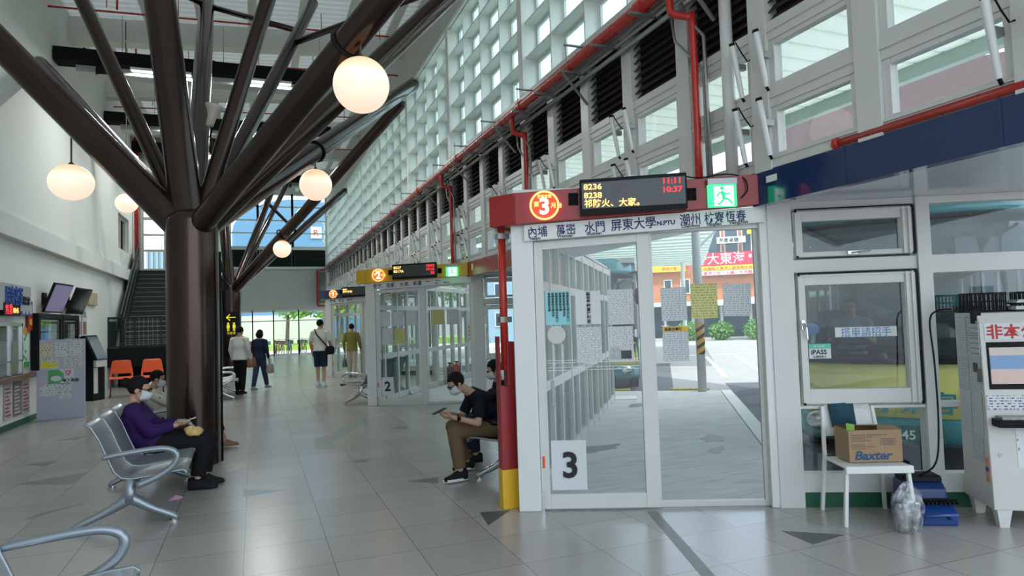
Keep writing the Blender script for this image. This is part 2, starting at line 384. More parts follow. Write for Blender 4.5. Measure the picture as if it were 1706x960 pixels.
for i, (x0, x1) in enumerate(((-1.2, -.1), (-.1, 1.0), (1.0, 2.35), (2.35, 3.75))):
    w = thing('window_%d' % n, None, None, (0, 40.05, 0), kind='structure'); n += 1
    mb = MB(); mb.box(x0-.03, x0+.03, -.05, .05, 0, 2.55); mb.box(x1-.03, x1+.03, -.05, .05, 0, 2.55)
    for z, h in ((.05, .05), (1.95, .03), (2.5, .05)): mb.box(x0+.03, x1-.03, -.04, .04, z-h, z+h)
    mb.build('window_frame', M_frame, w)
    mb = MB(); mb.box(x0+.03, x1-.03, -.005, .005, .1, 2.5); mb.build('pane', M_glass, w)

# ------------------------------------------------------------------ roof
mb = MB(); ys = []; y = -7.0; ph = 0
prof = ((0, 0), (.10, 0), (.14, .05), (.22, .05), (.26, 0))
while y < 40.4:
    for dy, dz in prof[:4]: ys.append((y+dy, dz))
    y += .26
ZL, ZR = 9.15, 9.6
for i in range(len(ys)-1):
    (ya, da), (yb, db) = ys[i], ys[i+1]
    mb._add([(-4.3, ya, ZL+da), (4.9, ya, ZR+.05+da), (4.9, yb, ZR+.05+db), (-4.3, yb, ZL+db)], [(0, 1, 2, 3)])
bmesh.ops.remove_doubles(mb.bm, verts=mb.bm.verts, dist=.001)
mb.build('ceiling', M_roofm, kind='structure')
t = 3
for i in range(8):
    y = 14.1+4.17*i
    if y > 39: break
    mb = MB(); mb.hexa([(-4, y-.09, ZL-.6), (4, y-.09, ZR-.5), (4, y+.09, ZR-.5), (-4, y+.09, ZL-.6)], [(-4, y-.09, ZL-.02), (4, y-.09, ZR-.02), (4, y+.09, ZR-.02), (-4, y+.09, ZL-.02)])
    mb.hexa([(-4, y-.2, ZL-.64), (4, y-.2, ZR-.54), (4, y+.2, ZR-.54), (-4, y+.2, ZL-.64)], [(-4, y-.2, ZL-.6), (4, y-.2, ZR-.5), (4, y+.2, ZR-.5), (-4, y+.2, ZL-.6)])
    mb.build('trim_%d' % t, M_roofb, kind='structure'); t += 1
for i in range(7):
    x = -3.4+i*1.15; z = ZL+(x+4)/8*(ZR-ZL)
    mb = MB(); mb.box(x-.05, x+.05, 9, 40, z-.2, z-.02); mb.box(x-.1, x+.1, 9, 40, z-.215, z-.2); mb.build('trim_%d' % t, M_roofb, kind='structure'); t += 1

# ------------------------------------------------------------------ right wall above the doors (x = 4)
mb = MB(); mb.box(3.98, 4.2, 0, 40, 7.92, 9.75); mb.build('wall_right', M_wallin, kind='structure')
mb = MB(); mb.box(3.96, 4.24, 0, 40, 4.86, 5.14); mb.box(3.94, 4.02, 0, 40, 4.80, 4.87); mb.box(3.93, 3.98, 0, 40, 7.9, 7.96)
mb.build('trim_%d' % t, M_frame, kind='structure'); t += 1
PZ = 1.04
def bay_window(y0):
    w = thing('window_%d' % n, None, None, (4.0, y0, 0), kind='structure')
    mb = MB(); a, b = .10, PZ-.10
    mb.box(-.05, .12, -.10, .10, 2.80, 4.86)                     # post (near side of the bay)
    mb.box(-.03, .10, a, b, 2.80, 2.89); mb.box(-.03, .10, a, b, 3.31, 3.47); mb.box(-.03, .10, a, b, 3.86, 4.02)
    mb.box(-.045, -.028, a, b, 2.885, 2.9); mb.box(-.045, -.028, a, b, 3.38, 3.40); mb.box(-.045, -.028, a, b, 3.93, 3.95)
    for z0, z1 in ((2.89, 3.31), (3.47, 3.86)):                  # opening sashes
        mb.box(-.02, .05, a, a+.06, z0, z1); mb.box(-.02, .05, b-.06, b, z0, z1)
        mb.box(-.02, .05, a+.06, b-.06, z0, z0+.04); mb.box(-.02, .05, a+.06, b-.06, z1-.04, z1)
    mb.build('window_frame', M_frame, w, bevel=.004)
    mb = MB(); mb.box(.02, .026, a+.05, b-.05, 2.92, 3.29); mb.box(.02, .026, a+.05, b-.05, 3.50, 3.84); mb.build('pane', M_glass, w)
    mb = MB()
    for j in range(10):
        z = 4.02+j*.084
        mb.hexa([(-.01, a, z), (-.01, b, z), (0, b, z), (0, a, z)], [(.06, a, z+.08), (.06, b, z+.08), (.07, b, z+.08), (.07, a, z+.08)])
    mb.box(.085, .1, a, b, 4.0, 4.88); mb.build('louvre', M_louver, w)
    return w
proto = bay_window(9.6-7*PZ-PZ)
n += 1
for k in range(1, 37):
    o = copy_tree(proto); o.location = (4.0, 9.6-8*PZ+k*PZ, 0); o.name = 'window_%d' % n; n += 1
def clerestory(y0):
    w = thing('window_%d' % n, None, None, (4.0, y0, 0), kind='structure')
    mb = MB(); mb.box(-.05, .26, -.09, .09, 5.14, 7.92)
    for c in range(1, 4): mb.box(0, .24, c*PZ-.014, c*PZ+.014, 5.14, 7.92)
    for r in range(6):
        z = 5.15+r*.552
        mb.box(0.002, .238, .09, 4*PZ-.09, z-.013, z+.013)
    mb.build('window_frame', M_white, w)
    mb = MB()
    for c in range(4):
        for r in range(5):
            ya, yb, za, zb = c*PZ+.03, (c+1)*PZ-.03, 5.17+r*.552, 5.68+r*.552
            if c == 0: ya += .07
            if c == 3: yb -= .07
            for q in ((ya, ya+.04, za, zb), (yb-.04, yb, za, zb), (ya+.04, yb-.04, za, za+.04), (ya+.04, yb-.04, zb-.04, zb)): mb.box(.20, .236, *q)
    mb.build('sash', M_white, w)
    mb = MB(); mb.box(.215, .221, .09, 4*PZ-.09, 5.15, 7.92); mb.build('pane', M_glassc, w)
    return w
proto = clerestory(9.6-2*4*PZ); n += 1
for k in range(-1, 8):
    o = copy_tree(proto); o.location = (4.0, 9.6+k*4*PZ, 0); o.name = 'window_%d' % n; n += 1
# round downpipe posts on every eighth post
# ------------------------------------------------------------------ soffits, fascia bands, glazed saw-teeth
ORDN = {0: 'bay three', 1: 'bay two', 2: 'bay one'}
def tooth(k):
    A, B = A_(k), B_(k)
    S = [('soffit', 0)]
    # roof of the projecting triangle and the soffit behind the band
    c8 = (4.0, A[1]+2.62)
    mb = MB(); mb.prism([(A[0]+.02, A[1]+.02), (B[0]-.02, B[1]+.06), (4.0, c8[1])], 2.74, 2.78); mb.prism([(A[0]+.02, A[1]+.02), (B[0]-.02, B[1]+.06), (4.0, c8[1])], 2.44, 2.47)
    mb.build('ceiling_porch', M_white, kind='structure')
def soffit(k):     # white ceiling over the triangle between line x=4, the window line and the next return wall
    B, E = B_(k), We(k); A = A_(k-1); c8 = (4.0, A[1]+2.62)
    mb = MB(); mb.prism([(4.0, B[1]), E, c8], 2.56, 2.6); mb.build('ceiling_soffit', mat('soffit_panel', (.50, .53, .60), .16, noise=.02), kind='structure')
for k in (0, 1, 2): tooth(k)
for k in (0, 1, 2, 3): soffit(k)

door_n = 2
def door_bay(k, band_m, num):
    global door_n, n, t
    A = A_(k); L = 2.117; sl = .045
    # posts
    for x0, x1, d0 in ((-.02, .17, .12), (2.10, 2.32, .10)):
        mb = MB(); mb.box(x0, x1, -.03, d0, 0, 2.48+sl*x0); mb.build('trim_%d' % t, M_white, loc=(*A, 0), rot=DANG, bevel=.008, kind='structure'); t += 1
    mb = MB(); mb.box(.17, 2.10, .0, .10, 2.36, 2.52); mb.build('trim_%d' % t, M_white, loc=(*A, 0), rot=DANG, kind='structure'); t += 1
    # sliding leaf and fixed light
    d = thing('door_%d' % door_n, None, None, (*A, 0), DANG, kind='structure'); door_n += 1
    mb = MB()
    mb.box(.175, .25, 0, .045, .012, 2.31); mb.box(1.065, 1.17, 0, .045, .012, 2.35)
    mb.box(.25, 1.065, 0, .045, .012, .135); mb.hexa([(.25, 0, 2.24), (1.065, 0, 2.28), (1.065, .045, 2.28), (.25, .045, 2.24)], [(.25, 0, 2.315), (1.065, 0, 2.345), (1.065, .045, 2.345), (.25, .045, 2.315)])
    mb.build('sliding_leaf', M_frame, d, bevel=.004)
    mb = MB(); mb.box(.245, 1.07, .02, .026, .13, 2.28); mb.build('pane', M_glass, d)
    mb = MB(); mb.box(1.17, 2.10, .05, .09, 0, .05); mb.box(1.17, 2.10, .04, .10, 2.37, 2.46); mb.box(1.17, 1.20, .05, .09, .05, 2.37); mb.box(2.07, 2.10, .05, .09, .05, 2.37)
    mb.build('door_frame', M_frame, d)
    mb = MB(); mb.box(1.19, 2.08, .066, .072, .04, 2.40); mb.build('pane', M_glass, d)
    mb = MB(); mb.box(.285, .315, -.03, .0, .89, 1.10); mb.box(.29, .31, -.035, -.03, .92, 1.07); mb.build('door_handle', M_grey, d, bevel=.003)
    mb = MB(); mb.box(.172, .20, -.006, 0, .0, .16); mb.box(.18, .192, -.01, -.006, .02, .14); mb.build('floor_bolt', M_chrome, d)
    mb = MB(); mb.box(.19, .212, -.002, 0, .36, .46); mb.build('warning_sticker', M_orange, d)
    mb = MB()
    for z in (1.19, 1.215, 1.255, 1.275): mb.box(.26, 1.06, .016, .019, z-.003, z+.003)
    mb.build('glass_stripes', M_plainp, d)
    # white name board

    mb = MB(); mb.hexa([(.10, -.07, 2.315), (2.14, -.07, 2.40), (2.14, -.035, 2.40), (.10, -.035, 2.315)], [(.10, -.07, 2.455), (2.14, -.07, 2.535), (2.14, -.035, 2.535), (.10, -.035, 2.455)])
    nb = mb.build('name_board', M_white, loc=(*A, 0), rot=DANG)
    tag(nb, {0: 'white board of blue place names above door three', 1: 'white place-name board above the glass door with paper 2', 2: 'white name board over the farthest doorway'}[k], 'sign')
    def nm(s, x, size, dz=0., m=M_navyink, b=.0012, sx=1.):
        q = text(s, size, m, nb, (x, -.0712, 2.315+.0405*(x-.1)+dz), (pi/2, -.0405, 0), bold=b, sx=sx)
    if k == 0:
        for s, x, size in (('內埔', .13, .1), ('萬巒', .375, .1), ('水門', .62, .105), ('屏東大學', .845, .108), ('潮州', 1.43, .105), ('枋寮', 1.635, .1), ('恆春', 1.815, .1)):
            nm(s, x, size, .035, sx=.86 if len(s) == 2 else .9)
        nm('N.PTU', 1.235, .05, .045, b=.002, sx=1.1)
        for s, x in (('Neipu', .145), ('Wanluan', .385), ('Shuimen', .635), ('Chaozhou', 1.44), ('Fangliao', 1.655), ('Hengchun', 1.845)): nm(s, x, .038, .006, M_ink, .001)
    elif k == 1:
        nm('里港、高樹、大津、美濃', .15, .1, .03, sx=.9)
        for s, x, z in (('Ligang', 1.22, .08), ('Gaoshu', 1.42, .08), ('Dajin', 1.40, .03), ('Meinong', 1.58, .03)): nm(s, x, .035, z, M_ink, .001)
    else:
        nm('鹽埔、長治、水門', .15, .1, .03, sx=.9)
    # coloured band over the door + left return facet + long return along x = 4
    bl = {0: 'red', 1: 'yellow', 2: 'blue'}[k]
    mb = MB()
    mb.hexa([(.03, -.13, 2.455), (2.14, -.13, 2.545), (2.14, -.02, 2.545), (.03, -.02, 2.455)], [(.03, -.13, 2.725), (2.14, -.13, 2.80), (2.14, -.02, 2.80), (.03, -.02, 2.725)])
    mb.hexa([(-.20, -.03, 2.45), (.02, -.13, 2.455), (.02, -.02, 2.455), (-.14, .08, 2.45)], [(-.20, -.03, 2.715), (.02, -.13, 2.725), (.02, -.02, 2.725), (-.14, .08, 2.715)])
    mb.box(.021, .029, -.132, -.02, 2.45, 2.727)
    mb.build('trim_%d' % t, band_m, loc=(*A, 0), rot=DANG, bevel=.004, kind='structure')
    t += 1; x0, y0 = w2((-.15, .06, 0), A, DANG)[:2]
    mb = MB(); mb.bar((x0, y0, 2.585), (3.97, A[1]+2.6, 2.62), .05, .26); mb.bar((3.99, A[1]+2.6, 2.65), (3.99, B_(k+1)[1]-.02, 2.65), .06, .27)
    mb.build('trim_%d' % t, band_m, kind='structure'); t += 1
    # neon bay number
    e = thing('neon_number_sign', {0: 'round red neon sign with a white 3', 1: 'round orange neon sign with a white 2', 2: 'small round neon sign with a 1 on the blue band'}[k], 'sign', (*A, 0), DANG, 'neon bay numbers')
    mb = MB(); mb.torus((.283, -.15, 2.605), .118, .009, 'y', 40, 8); mb.build('neon_ring', M_neonr, e, smooth=True)
    mb = MB(); mb.lathe([(.112, 0), (.112, .012)], seg=36); bmesh.ops.rotate(mb.bm, matrix=Matrix.Rotation(pi/2, 3, 'X'), verts=mb.bm.verts); bmesh.ops.translate(mb.bm, vec=(.283, -.131, 2.605), verts=mb.bm.verts); mb.build('disc', M_neon if k == 0 else mat('neon_disc', (.6, .1, .02), .4, emit=(1, .12, .02), estr=.5), e)
    text(num, .19, M_neonw, e, (.283, -.147, 2.535), align='CENTER', bold=.006)
    for s, x, z in (('第', .19, 2.60), ('月台', .335, 2.585), ('屏東客運', .225, 2.672)): text(s, .05 if len(s) < 3 else .03, M_ledy, e, (x, -.1465, z), bold=.0005)
    # LED departure board
    e = thing('led_departure_board', {0: 'black LED board showing 8236 and 11:11 in front of the red band', 1: 'black LED board with amber and red text on the yellow band', 2: 'small black LED board with amber text on the blue band'}[k], 'display', (*A, 0), DANG, 'LED departure boards')
    mb = MB(); mb.hexa([(.585, -.23, 2.50), (1.47, -.23, 2.52), (1.47, -.14, 2.52), (.585, -.14, 2.50)], [(.585, -.23, 2.795), (1.47, -.23, 2.82), (1.47, -.14, 2.82), (.585, -.14, 2.795)]); mb.build('casing', M_black, e, bevel=.004)
    mb = MB(); mb.hexa([(.60, -.233, 2.545), (1.455, -.233, 2.56), (1.455, -.231, 2.56), (.60, -.231, 2.545)], [(.60, -.233, 2.765), (1.455, -.233, 2.79), (1.455, -.231, 2.79), (.60, -.231, 2.765)]); mb.build('screen', M_screen, e)
    rows = {0: (('8236', '11:11'), ('8238', '10:37'), ('祁防火、大家。', '')), 1: (('8227', '10:53'), ('8217A', '17:15'), ('', '29')), 2: (('8201', '12'), ('高雄屏東', ''), ('', ''))}[k]
    for i, (a, b) in enumerate(rows):
        if a: text(a, .066 if i < 2 else .072, M_ledy, e, (.615, -.2345, 2.708-.072*i), bold=.0012, sx=1.15 if i < 2 else 1.)
        if b: text(b, .066, M_ledr, e, (1.43, -.2345, 2.732-.072*i), align='RIGHT', bold=.0012, sx=1.15)
    mb = MB()
    for x in (.53, 1.52):
        mb = MB(); mb.box(x-.04, x+.04, -.15, -.131, 2.60, 2.70)
        for dx in (-.03, .03):
            for z in (2.615, 2.685): mb.sphere((x+dx, -.155, z), .012, 8, 6)
        mb.build('bracket', M_blackm, e)
    # exit sign
    e = thing('exit_sign', {0: 'green running-man exit sign beside the LED board of door three', 1: 'green running-man exit sign on the yellow band', 2: 'green running-man exit sign on the far blue band'}[k], 'sign', (*A, 0), DANG, 'running-man exit signs')
    mb = MB(); mb.box(1.655, 1.885, -.18, -.13, 2.53, 2.715); mb.build('lit_panel', M_exitg, e)
    mb = MB(); mb.box(1.65, 1.89, -.19, -.125, 2.715, 2.765); mb.build('housing', M_grey, e)
    mb = MB(); mb.box(1.70, 1.86, -.182, -.18, 2.535, 2.70); mb.build('door_symbol', M_exitw, e)
    mb = MB(); y = -.184
    mb.sphere((1.765, y, 2.682), .016, 12, 8, (1, .15, 1))
    for p0, p1, ww in (((1.765, y, 2.655), (1.78, y, 2.60), .026), ((1.77, y, 2.655), (1.735, y, 2.635), .013), ((1.735, y, 2.635), (1.72, y, 2.61), .012), ((1.77, y, 2.65), (1.805, y, 2.63), .013), ((1.805, y, 2.63), (1.83, y, 2.64), .012),
                       ((1.78, y, 2.60), (1.82, y, 2.585), .017), ((1.82, y, 2.585), (1.845, y, 2.55), .015), ((1.78, y, 2.60), (1.765, y, 2.57), .017), ((1.765, y, 2.57), (1.725, y, 2.545), .015)): mb.bar(p0, p1, .003, ww, (0, 1, 0)) if False else mb.bar(p0, p1, ww, .003, (0, 1, 0))
    mb.build('running_figure', mat('exit_fig', (.0, .3, .1), .5, emit=(.0, .45, .15), estr=.8), e)
    # cable loop by the exit sign
    if k == 0:
        mb = MB(); mb.tube([(1.93, -.14, 2.60), (1.98, -.16, 2.66), (1.97, -.15, 2.75), (1.92, -.1, 2.80), (1.80, -.1, 2.815), (1.60, -.12, 2.79), (1.47, -.16, 2.80)], .006, 6, fine=4); tag(mb.build('power_cable', M_black, loc=(*A, 0), rot=DANG, smooth=True), 'thin black cable looping from LED board to exit sign', 'cable')
    # glazed window line to the right of the door
    B = B_(k)
    first = True
    for s0 in ((0, 1.31, 2.47) if k < 2 else (0,)):
        w = thing('window_%d' % n, None, None, (*B, 0), WANG, kind='structure'); n += 1
        x0 = .25 if s0 == 0 else s0+.045; x1 = (1.24 if s0 == 0 else s0+1.10)
        x1 = min(x1, WL)
        mb = MB()
        if s0 == 0: mb.box(.05, .25, -.04, .10, 0, 2.56)
        mb.box(x1, min(x1+.11, WL+.05), -.04, .10, .0, 2.56)
        mb.box(x0, x1, -.02, .09, .125, .28); mb.box(x0, x1, -.02, .09, .815, .86 if s0 else .84); mb.box(x0, x1, -.02, .09, 1.96 if s0 == 0 else 1.92, 2.07); mb.box(x0, x1, -.02, .09, 2.50, 2.56)
        mb.build('window_frame', M_frame, w, bevel=.004)
        mb = MB(); mb.box(x0, x1, 0, .06, 0, .125); mb.build('kick_board', M_green, w)
        if s0 == 0:
            for z0, z1, nm_, hz in ((.84, 1.96, 'casement', 1.5), (2.07, 2.50, 'top_casement', 2.06)):
                mb = MB(); a, b = x0+.025, x1-.03
                mb.box(a, a+.055, -.045, .03, z0+.02, z1-.02); mb.box(b-.09, b, -.045, .03, z0+.02, z1-.02)
                mb.box(a+.055, b-.09, -.045, .03, z0+.02, z0+.14 if nm_ == 'casement' else z0+.06); mb.box(a+.055, b-.09, -.045, .03, z1-.11, z1-.02)
                mb.box(b-.085, b-.065, -.06, -.045, z0+.02, z1-.02); mb.box(b-.04, b-.02, -.06, -.045, z0+.02, z1-.02); mb.box(a+.01, b-.01, -.055, -.045, z1-.04, z1-.025)
                sa = mb.build(nm_, M_frame, w, bevel=.003)
                mb = MB()
                for xx in (a-.004, b-.012):
                    for zz in (z0+.01, z1-.03): mb.box(xx, xx+.018, -.062, -.05, zz, zz+.02)
                mb.box(b-.002, b+.014, -.056, -.03, z0+.02, z1-.02); mb.box(a, b, -.056, -.045, z1-.012, z1-.002); mb.build('corner_gasket', M_black, sa)
                mb = MB()
                if nm_ == 'casement': mb.box(a+.008, a+.035, -.065, -.045, 1.48, 1.56); mb.tube([(a+.02, -.07, 1.53), (a+.035, -.09, 1.50), (a+.04, -.09, 1.40)], .01, 8)
                else: mb.box((a+b)/2-.06, (a+b)/2+.02, -.065, -.045, z0+.03, z0+.055); mb.tube([((a+b)/2-.03, -.07, z0+.04), ((a+b)/2+.04, -.09, z0+.045), ((a+b)/2+.11, -.09, z0+.05)], .008, 8)
                mb.build('handle', M_chrome, sa)
            panes = ((.28, .815), (.97, 1.86), (2.12, 2.40))
        else: panes = ((.28, .815), (.86, 1.92), (2.07, 2.50))
        mb = MB()
        for z0, z1 in panes: mb.box(x0+.0, x1-.0, .0, .006, z0, z1)
        mb.build('pane', M_glass, w)
    # return wall going away from the inner post
    for j in range(6):
        w = thing('window_%d' % n, None, None, (*A, 0), RANG, kind='structure'); n += 1
        x0 = .12+j*(RL-.12)/6; x1 = .12+(j+1)*(RL-.12)/6
        mb = MB()
        mb.box(x0, x0+.07, -.05, .05, 0, 2.52)
        xm = (x0+x1)/2; mb.box(xm-.03, xm+.03, -.04, .04, .1, 2.52)
        for z0, z1 in ((0, .12), (.90, 1.0), (1.92, 2.02), (2.42, 2.52)):
            mb.box(x0+.07, xm-.03, -.04, .04, z0, z1); mb.box(xm+.03, x1, -.04, .04, z0, z1)
        mb.build('window_frame', M_frame, w)
        mb = MB(); mb.box(x0+.06, x1, -.003, .003, .1, 2.45); mb.build('pane', M_glassd, w)
for k, bm_, num in ((0, M_red, '3'), (1, M_yellow, '2'), (2, M_blue, '1')): door_bay(k, bm_, num)
# blue band of the bay beside the camera
mb = MB(); mb.box(3.96, 4.05, 0, B_(0)[1]-.03, 2.53, 2.81); mb.box(3.955, 3.96, 3.58, 3.60, 2.53, 2.81); mb.box(3.955, 3.96, 2.50, 2.53, 2.53, 2.81)
mb.build('trim_%d' % t, M_blue, kind='structure'); t += 1
mb = MB(); mb.box(3.95, 3.957, 4.25, 4.37, 2.70, 2.755); tag(mb.build('wall_plate', M_white, bevel=.003), 'small white cover plate on the glossy blue band', 'plate')
mb = MB(); mb.box(3.953, 3.958, 12.35, 12.45, 2.62, 2.74); tag(mb.build('wall_plate', M_white), 'tiny white plate on the red band near the yellow one', 'plate')

# ------------------------------------------------------------------ papers on the door glass
def paper(x0, x1, z0, z1, m, label, k=0, y=-.002, cat='notice', grp='notices on the door glass', tilt=0., side=0):
    A = A_(k); cx, cz = (x0+x1)/2, (z0+z1)/2
    mb = MB(); N = 6; a, b = (x1-x0)/2, (z1-z0)/2
    def yy(u, v): return -.004*abs(u)**3*(1+v*.5)
    vs = []
    for i in range(N+1):
        for j in range(N+1):
            u, v = -1+2*i/N, -1+2*j/N; vs.append((u*a, yy(u, v), v*b))
    vs2 = [(p[0], p[1]+.0012, p[2]) for p in vs]; fs = []
    for i in range(N):
        for j in range(N):
            q = (i*(N+1)+j, (i+1)*(N+1)+j, (i+1)*(N+1)+j+1, i*(N+1)+j+1); fs.append(q); fs.append(tuple(c+len(vs) for c in q[::-1]))
    mb._add(vs+vs2, fs)
    o = mb.build('paper_notice', m, loc=w2((cx, y+.018, cz), A, DANG), rot=(0, tilt, DANG))
    return tag(o, label, cat, grp)
p1 = paper(.262, .475, 1.585, 1.875, M_cyanp, 'cyan paper with vertical text on the sliding door')
for i in range(6): text('\n'.join('敬請旅客配合請勿於門口'[:11-2*(i % 3)]), .0235, M_ink, p1, (.075-.032*i, -.006, .115), bold=.0004, name='lettering')
p2 = paper(.521, .738, 1.582, 1.870, M_plainp, 'white paper with one column of bold characters on sliding door')
text('\n'.join('請勿穿越車道行走'), .034, M_ink, p2, (-.012, -.006, .105), bold=.0012)
paper(.801, 1.02, 1.572, 1.875, M_paper, 'white notice with small logos at the top right of the sliding door')
paper(.521, .737, 1.251, 1.558, M_paper, 'white notice with a sketch map low on the sliding door')
p5 = paper(.789, 1.006, 1.258, 1.555, M_paper, 'white notice with a dark photo at its foot on sliding door')
mb = MB(); mb.box(-.09, .0, -.0065, -.006, -.13, -.03); mb.build('photo', mat('photo_grey', (.45, .47, .46), .6, noise=.5, scale=40), p5)
mb = MB(); mb.box(.0, .09, -.0065, -.006, -.13, -.06); mb.build('photo', mat('photo_dark', (.06, .06, .07), .6, noise=.8, scale=40), p5)
paper(1.263, 1.483, 1.588, 1.875, M_paper2, 'grey-white notice leftmost on the fixed pane of door three', y=.045)
paper(1.518, 1.746, 1.600, 1.90, M_papery, 'yellow notice on the fixed pane of door three', y=.045)
paper(1.795, 2.03, 1.611, 1.892, M_paper2, 'pale notice rightmost on the fixed pane, one corner lifting', y=.045, tilt=.03)
p9 = paper(1.264, 1.485, 1.239, 1.54, M_paper2, 'notice with a yellow heading strip below the other fixed-pane papers', y=.045)
mb = MB(); mb.box(-.108, .108, -.0065, -.006, .105, .148); mb.build('heading_strip', M_yellow, p9)
text('請配合事項', .03, M_ink, p9, (-.09, -.0072, .115), bold=.001)
mb = MB(); mb.lathe([(.078, 0), (.078, .002)], seg=32); bmesh.ops.rotate(mb.bm, matrix=Matrix.Rotation(pi/2, 3, 'X'), verts=mb.bm.verts)
tag(mb.build('round_sticker', mat('sticker_grey', (.60, .60, .57), .6), loc=w2((.348, .016, 1.499), A_(0), DANG), rot=DANG), 'round grey sticker under the cyan paper on the door', 'sticker')
pn = paper(.268, .568, .168, .59, M_plainp, 'crinkled white paper with a big black 3', cat='sign', grp='big number papers')
text('3', .30, M_ink, pn, (0.01, -.0075, -.10), align='CENTER', bold=.008)
text('Welcome to Pingtung Bus Station', .036, M_grey, None, w2((.36, .012, 1.222), A_(0), DANG), (pi/2, 0, DANG), name='glass_lettering')
tag(bpy.data.objects['glass_lettering'], 'grey welcome lettering between stripes on the door glass', 'lettering')
pn = paper(.268, .50, .20, .56, M_plainp, 'white paper with a big black 2 low on the far door', 1, cat='sign', grp='big number papers')
text('2', .26, M_ink, pn, (0, -.0075, -.09), align='CENTER', bold=.008)
for i, (x0, x1, z0, z1, m, l) in enumerate(((.28, .47, 1.58, 1.87, M_paper, 'top left white notice on door two'), (.53, .74, 1.58, 1.87, M_paper2, 'top middle white notice on door two'), (.80, 1.0, 1.58, 1.87, M_paper, 'top right white notice on the sliding leaf of door two'),
    (.30, .50, 1.22, 1.54, M_paper, 'lower left white notice on door two'), (.55, .76, 1.22, 1.52, M_papery, 'lower pale yellow notice on door two'), (1.30, 1.55, 1.58, 1.88, M_papery, 'yellow notice on fixed pane of door two'), (1.60, 1.83, 1.58, 1.88, M_paper2, 'grey notice beside the yellow one of door two'))):
    paper(x0, x1, z0, z1, m, l, 1, y=-.002 if i < 5 else .045, grp='notices on door two')
# hand-written sign and card sticker on the casement glass
B = B_(0)
mb = MB(); mb.box(-.245, .245, -.0015, .0, -.041, .041); o = mb.build('handwritten_sign', M_plainp, loc=w2((.81, -.004, 1.448), B, WANG), rot=(0, .004, WANG)); tag(o, 'white strip of blue handwriting on the casement window', 'sign')
text('搭車請招手', .085, mat('pen_blue', (.03, .16, .42), .6), o, (-.20, -.003, -.033), bold=-.0005, sx=.95)
mb = MB(); mb.box(-.088, .088, -.0015, .0, -.062, .062); o = mb.build('card_sticker', M_plainp, loc=w2((.437, -.004, 1.295), B, WANG), rot=WANG, bevel=.0005); tag(o, 'green and white card sticker low on the casement glass', 'sticker')
mb = MB(); mb.box(-.088, .088, -.0025, -.0015, .022, .062); mb.build('green_strip', mat('sticker_green', (.10, .55, .36), .5), o)
text('iPASS', .056, M_ink, o, (-.075, -.003, -.026), bold=.001); text('票卡服務', .022, M_plainp, o, (-.05, -.003, .032)); text('台灣智慧卡', .022, M_ink, o, (-.06, -.003, -.055))

# ------------------------------------------------------------------ pipes and services along the right wall
tag_ = tag
mb = MB(); mb.tube([(3.72, 0, 4.78), (3.72, 39.6, 4.78)], .065, 14)
for y in [5.7+3.3*i for i in range(10)]: mb.tube([(3.72, y, 4.78), (3.72, y+.12, 4.78)], .08, 14)
tag(mb.build('sprinkler_main_pipe', M_redpipe, smooth='auto'), 'long red sprinkler main running the length of the window wall', 'pipe')
mb = MB()
for dx, dz, r in ((.10, .04, .022), (.15, .07, .018), (.19, .03, .02), (.14, -.01, .016), (.21, .09, .015)): mb.tube([(3.72+dx, 0, 4.86+dz), (3.72+dx, 39.6, 4.86+dz)], r, 8)
tag(mb.build('cable_bundle', M_blackm, smooth=True), 'dark bundle of cables lying along the red main pipe', 'cables')
mb = MB(); mb.tube([(3.9, 0, 4.62), (3.9, 39, 4.62)], .03, 8); mb.tube([(3.88, 0, 4.70), (3.88, 39, 4.70)], .022, 8); tag(mb.build('conduit', M_grey, smooth=True), 'grey conduit pair under the red main pipe', 'pipe')
rk = thing('pipe_rack', 'row of grey steel brackets carrying the red main pipe', 'rack', (4, 0, 4.6))
for i in range(44):
    y = 2.4+.83*i
    mb = MB(); mb.box(-.44, -.06, y, y+.04, .075, .105); 
    if i % 3 == 0: mb.bar((-.4, y+.02, .08), (-.06, y+.02, -.30), .035, .02)
    if i % 2 == 0: mb.box(-.36, -.02, y, y+.03, .42, .44); mb.tube([(-.34, y+.015, .1), (-.34, y+.015, .5)], .006, 6)
    mb.build('bracket', M_grey, rk)
for i, (y, zb, l) in enumerate(((5.27, 2.80, 'red drop pipe with an elbow behind the near LED board'), (9.45, 2.80, 'red drop pipe above the red post of door three'), (13.6, 2.80, 'red drop pipe above the yellow band'))):
    mb = MB(); mb.tube([(3.72, y, 4.72), (3.72, y, 4.55), (3.74, y-.02, 4.48), (3.84, y-.12, 4.42), (3.87, y-.13, 4.33), (3.87, y-.13, zb)], .036, 12, fine=3); tag(mb.build('drop_pipe', M_redpipe, smooth=True), l, 'pipe', 'red drop pipes')
    mb = MB(); mb.tube([(3.86, y+.02, 4.62), (3.86, y-.05, 4.45), (3.9, y-.25, 4.2), (3.9, y-.27, 2.8)], .018, 8); mb.tube([(3.86, y+.2, 4.62), (3.87, y+.15, 4.3), (3.91, y-.21, 3.9), (3.91, y-.21, 2.8)], .014, 8)
    tag(mb.build('conduit', M_grey, smooth=True), 'thin grey conduits beside the ' + l, 'pipe', 'thin grey conduits')
mb = MB(); mb.tube([(3.97, 0, 2.845), (3.97, 3.66, 2.845)], .03, 10); mb.sphere((3.97, 3.66, 2.845), .042, 12, 8); tag(mb.build('handrail_pipe', M_redpipe, smooth=True), 'red pipe lying along the top of the blue band', 'pipe')
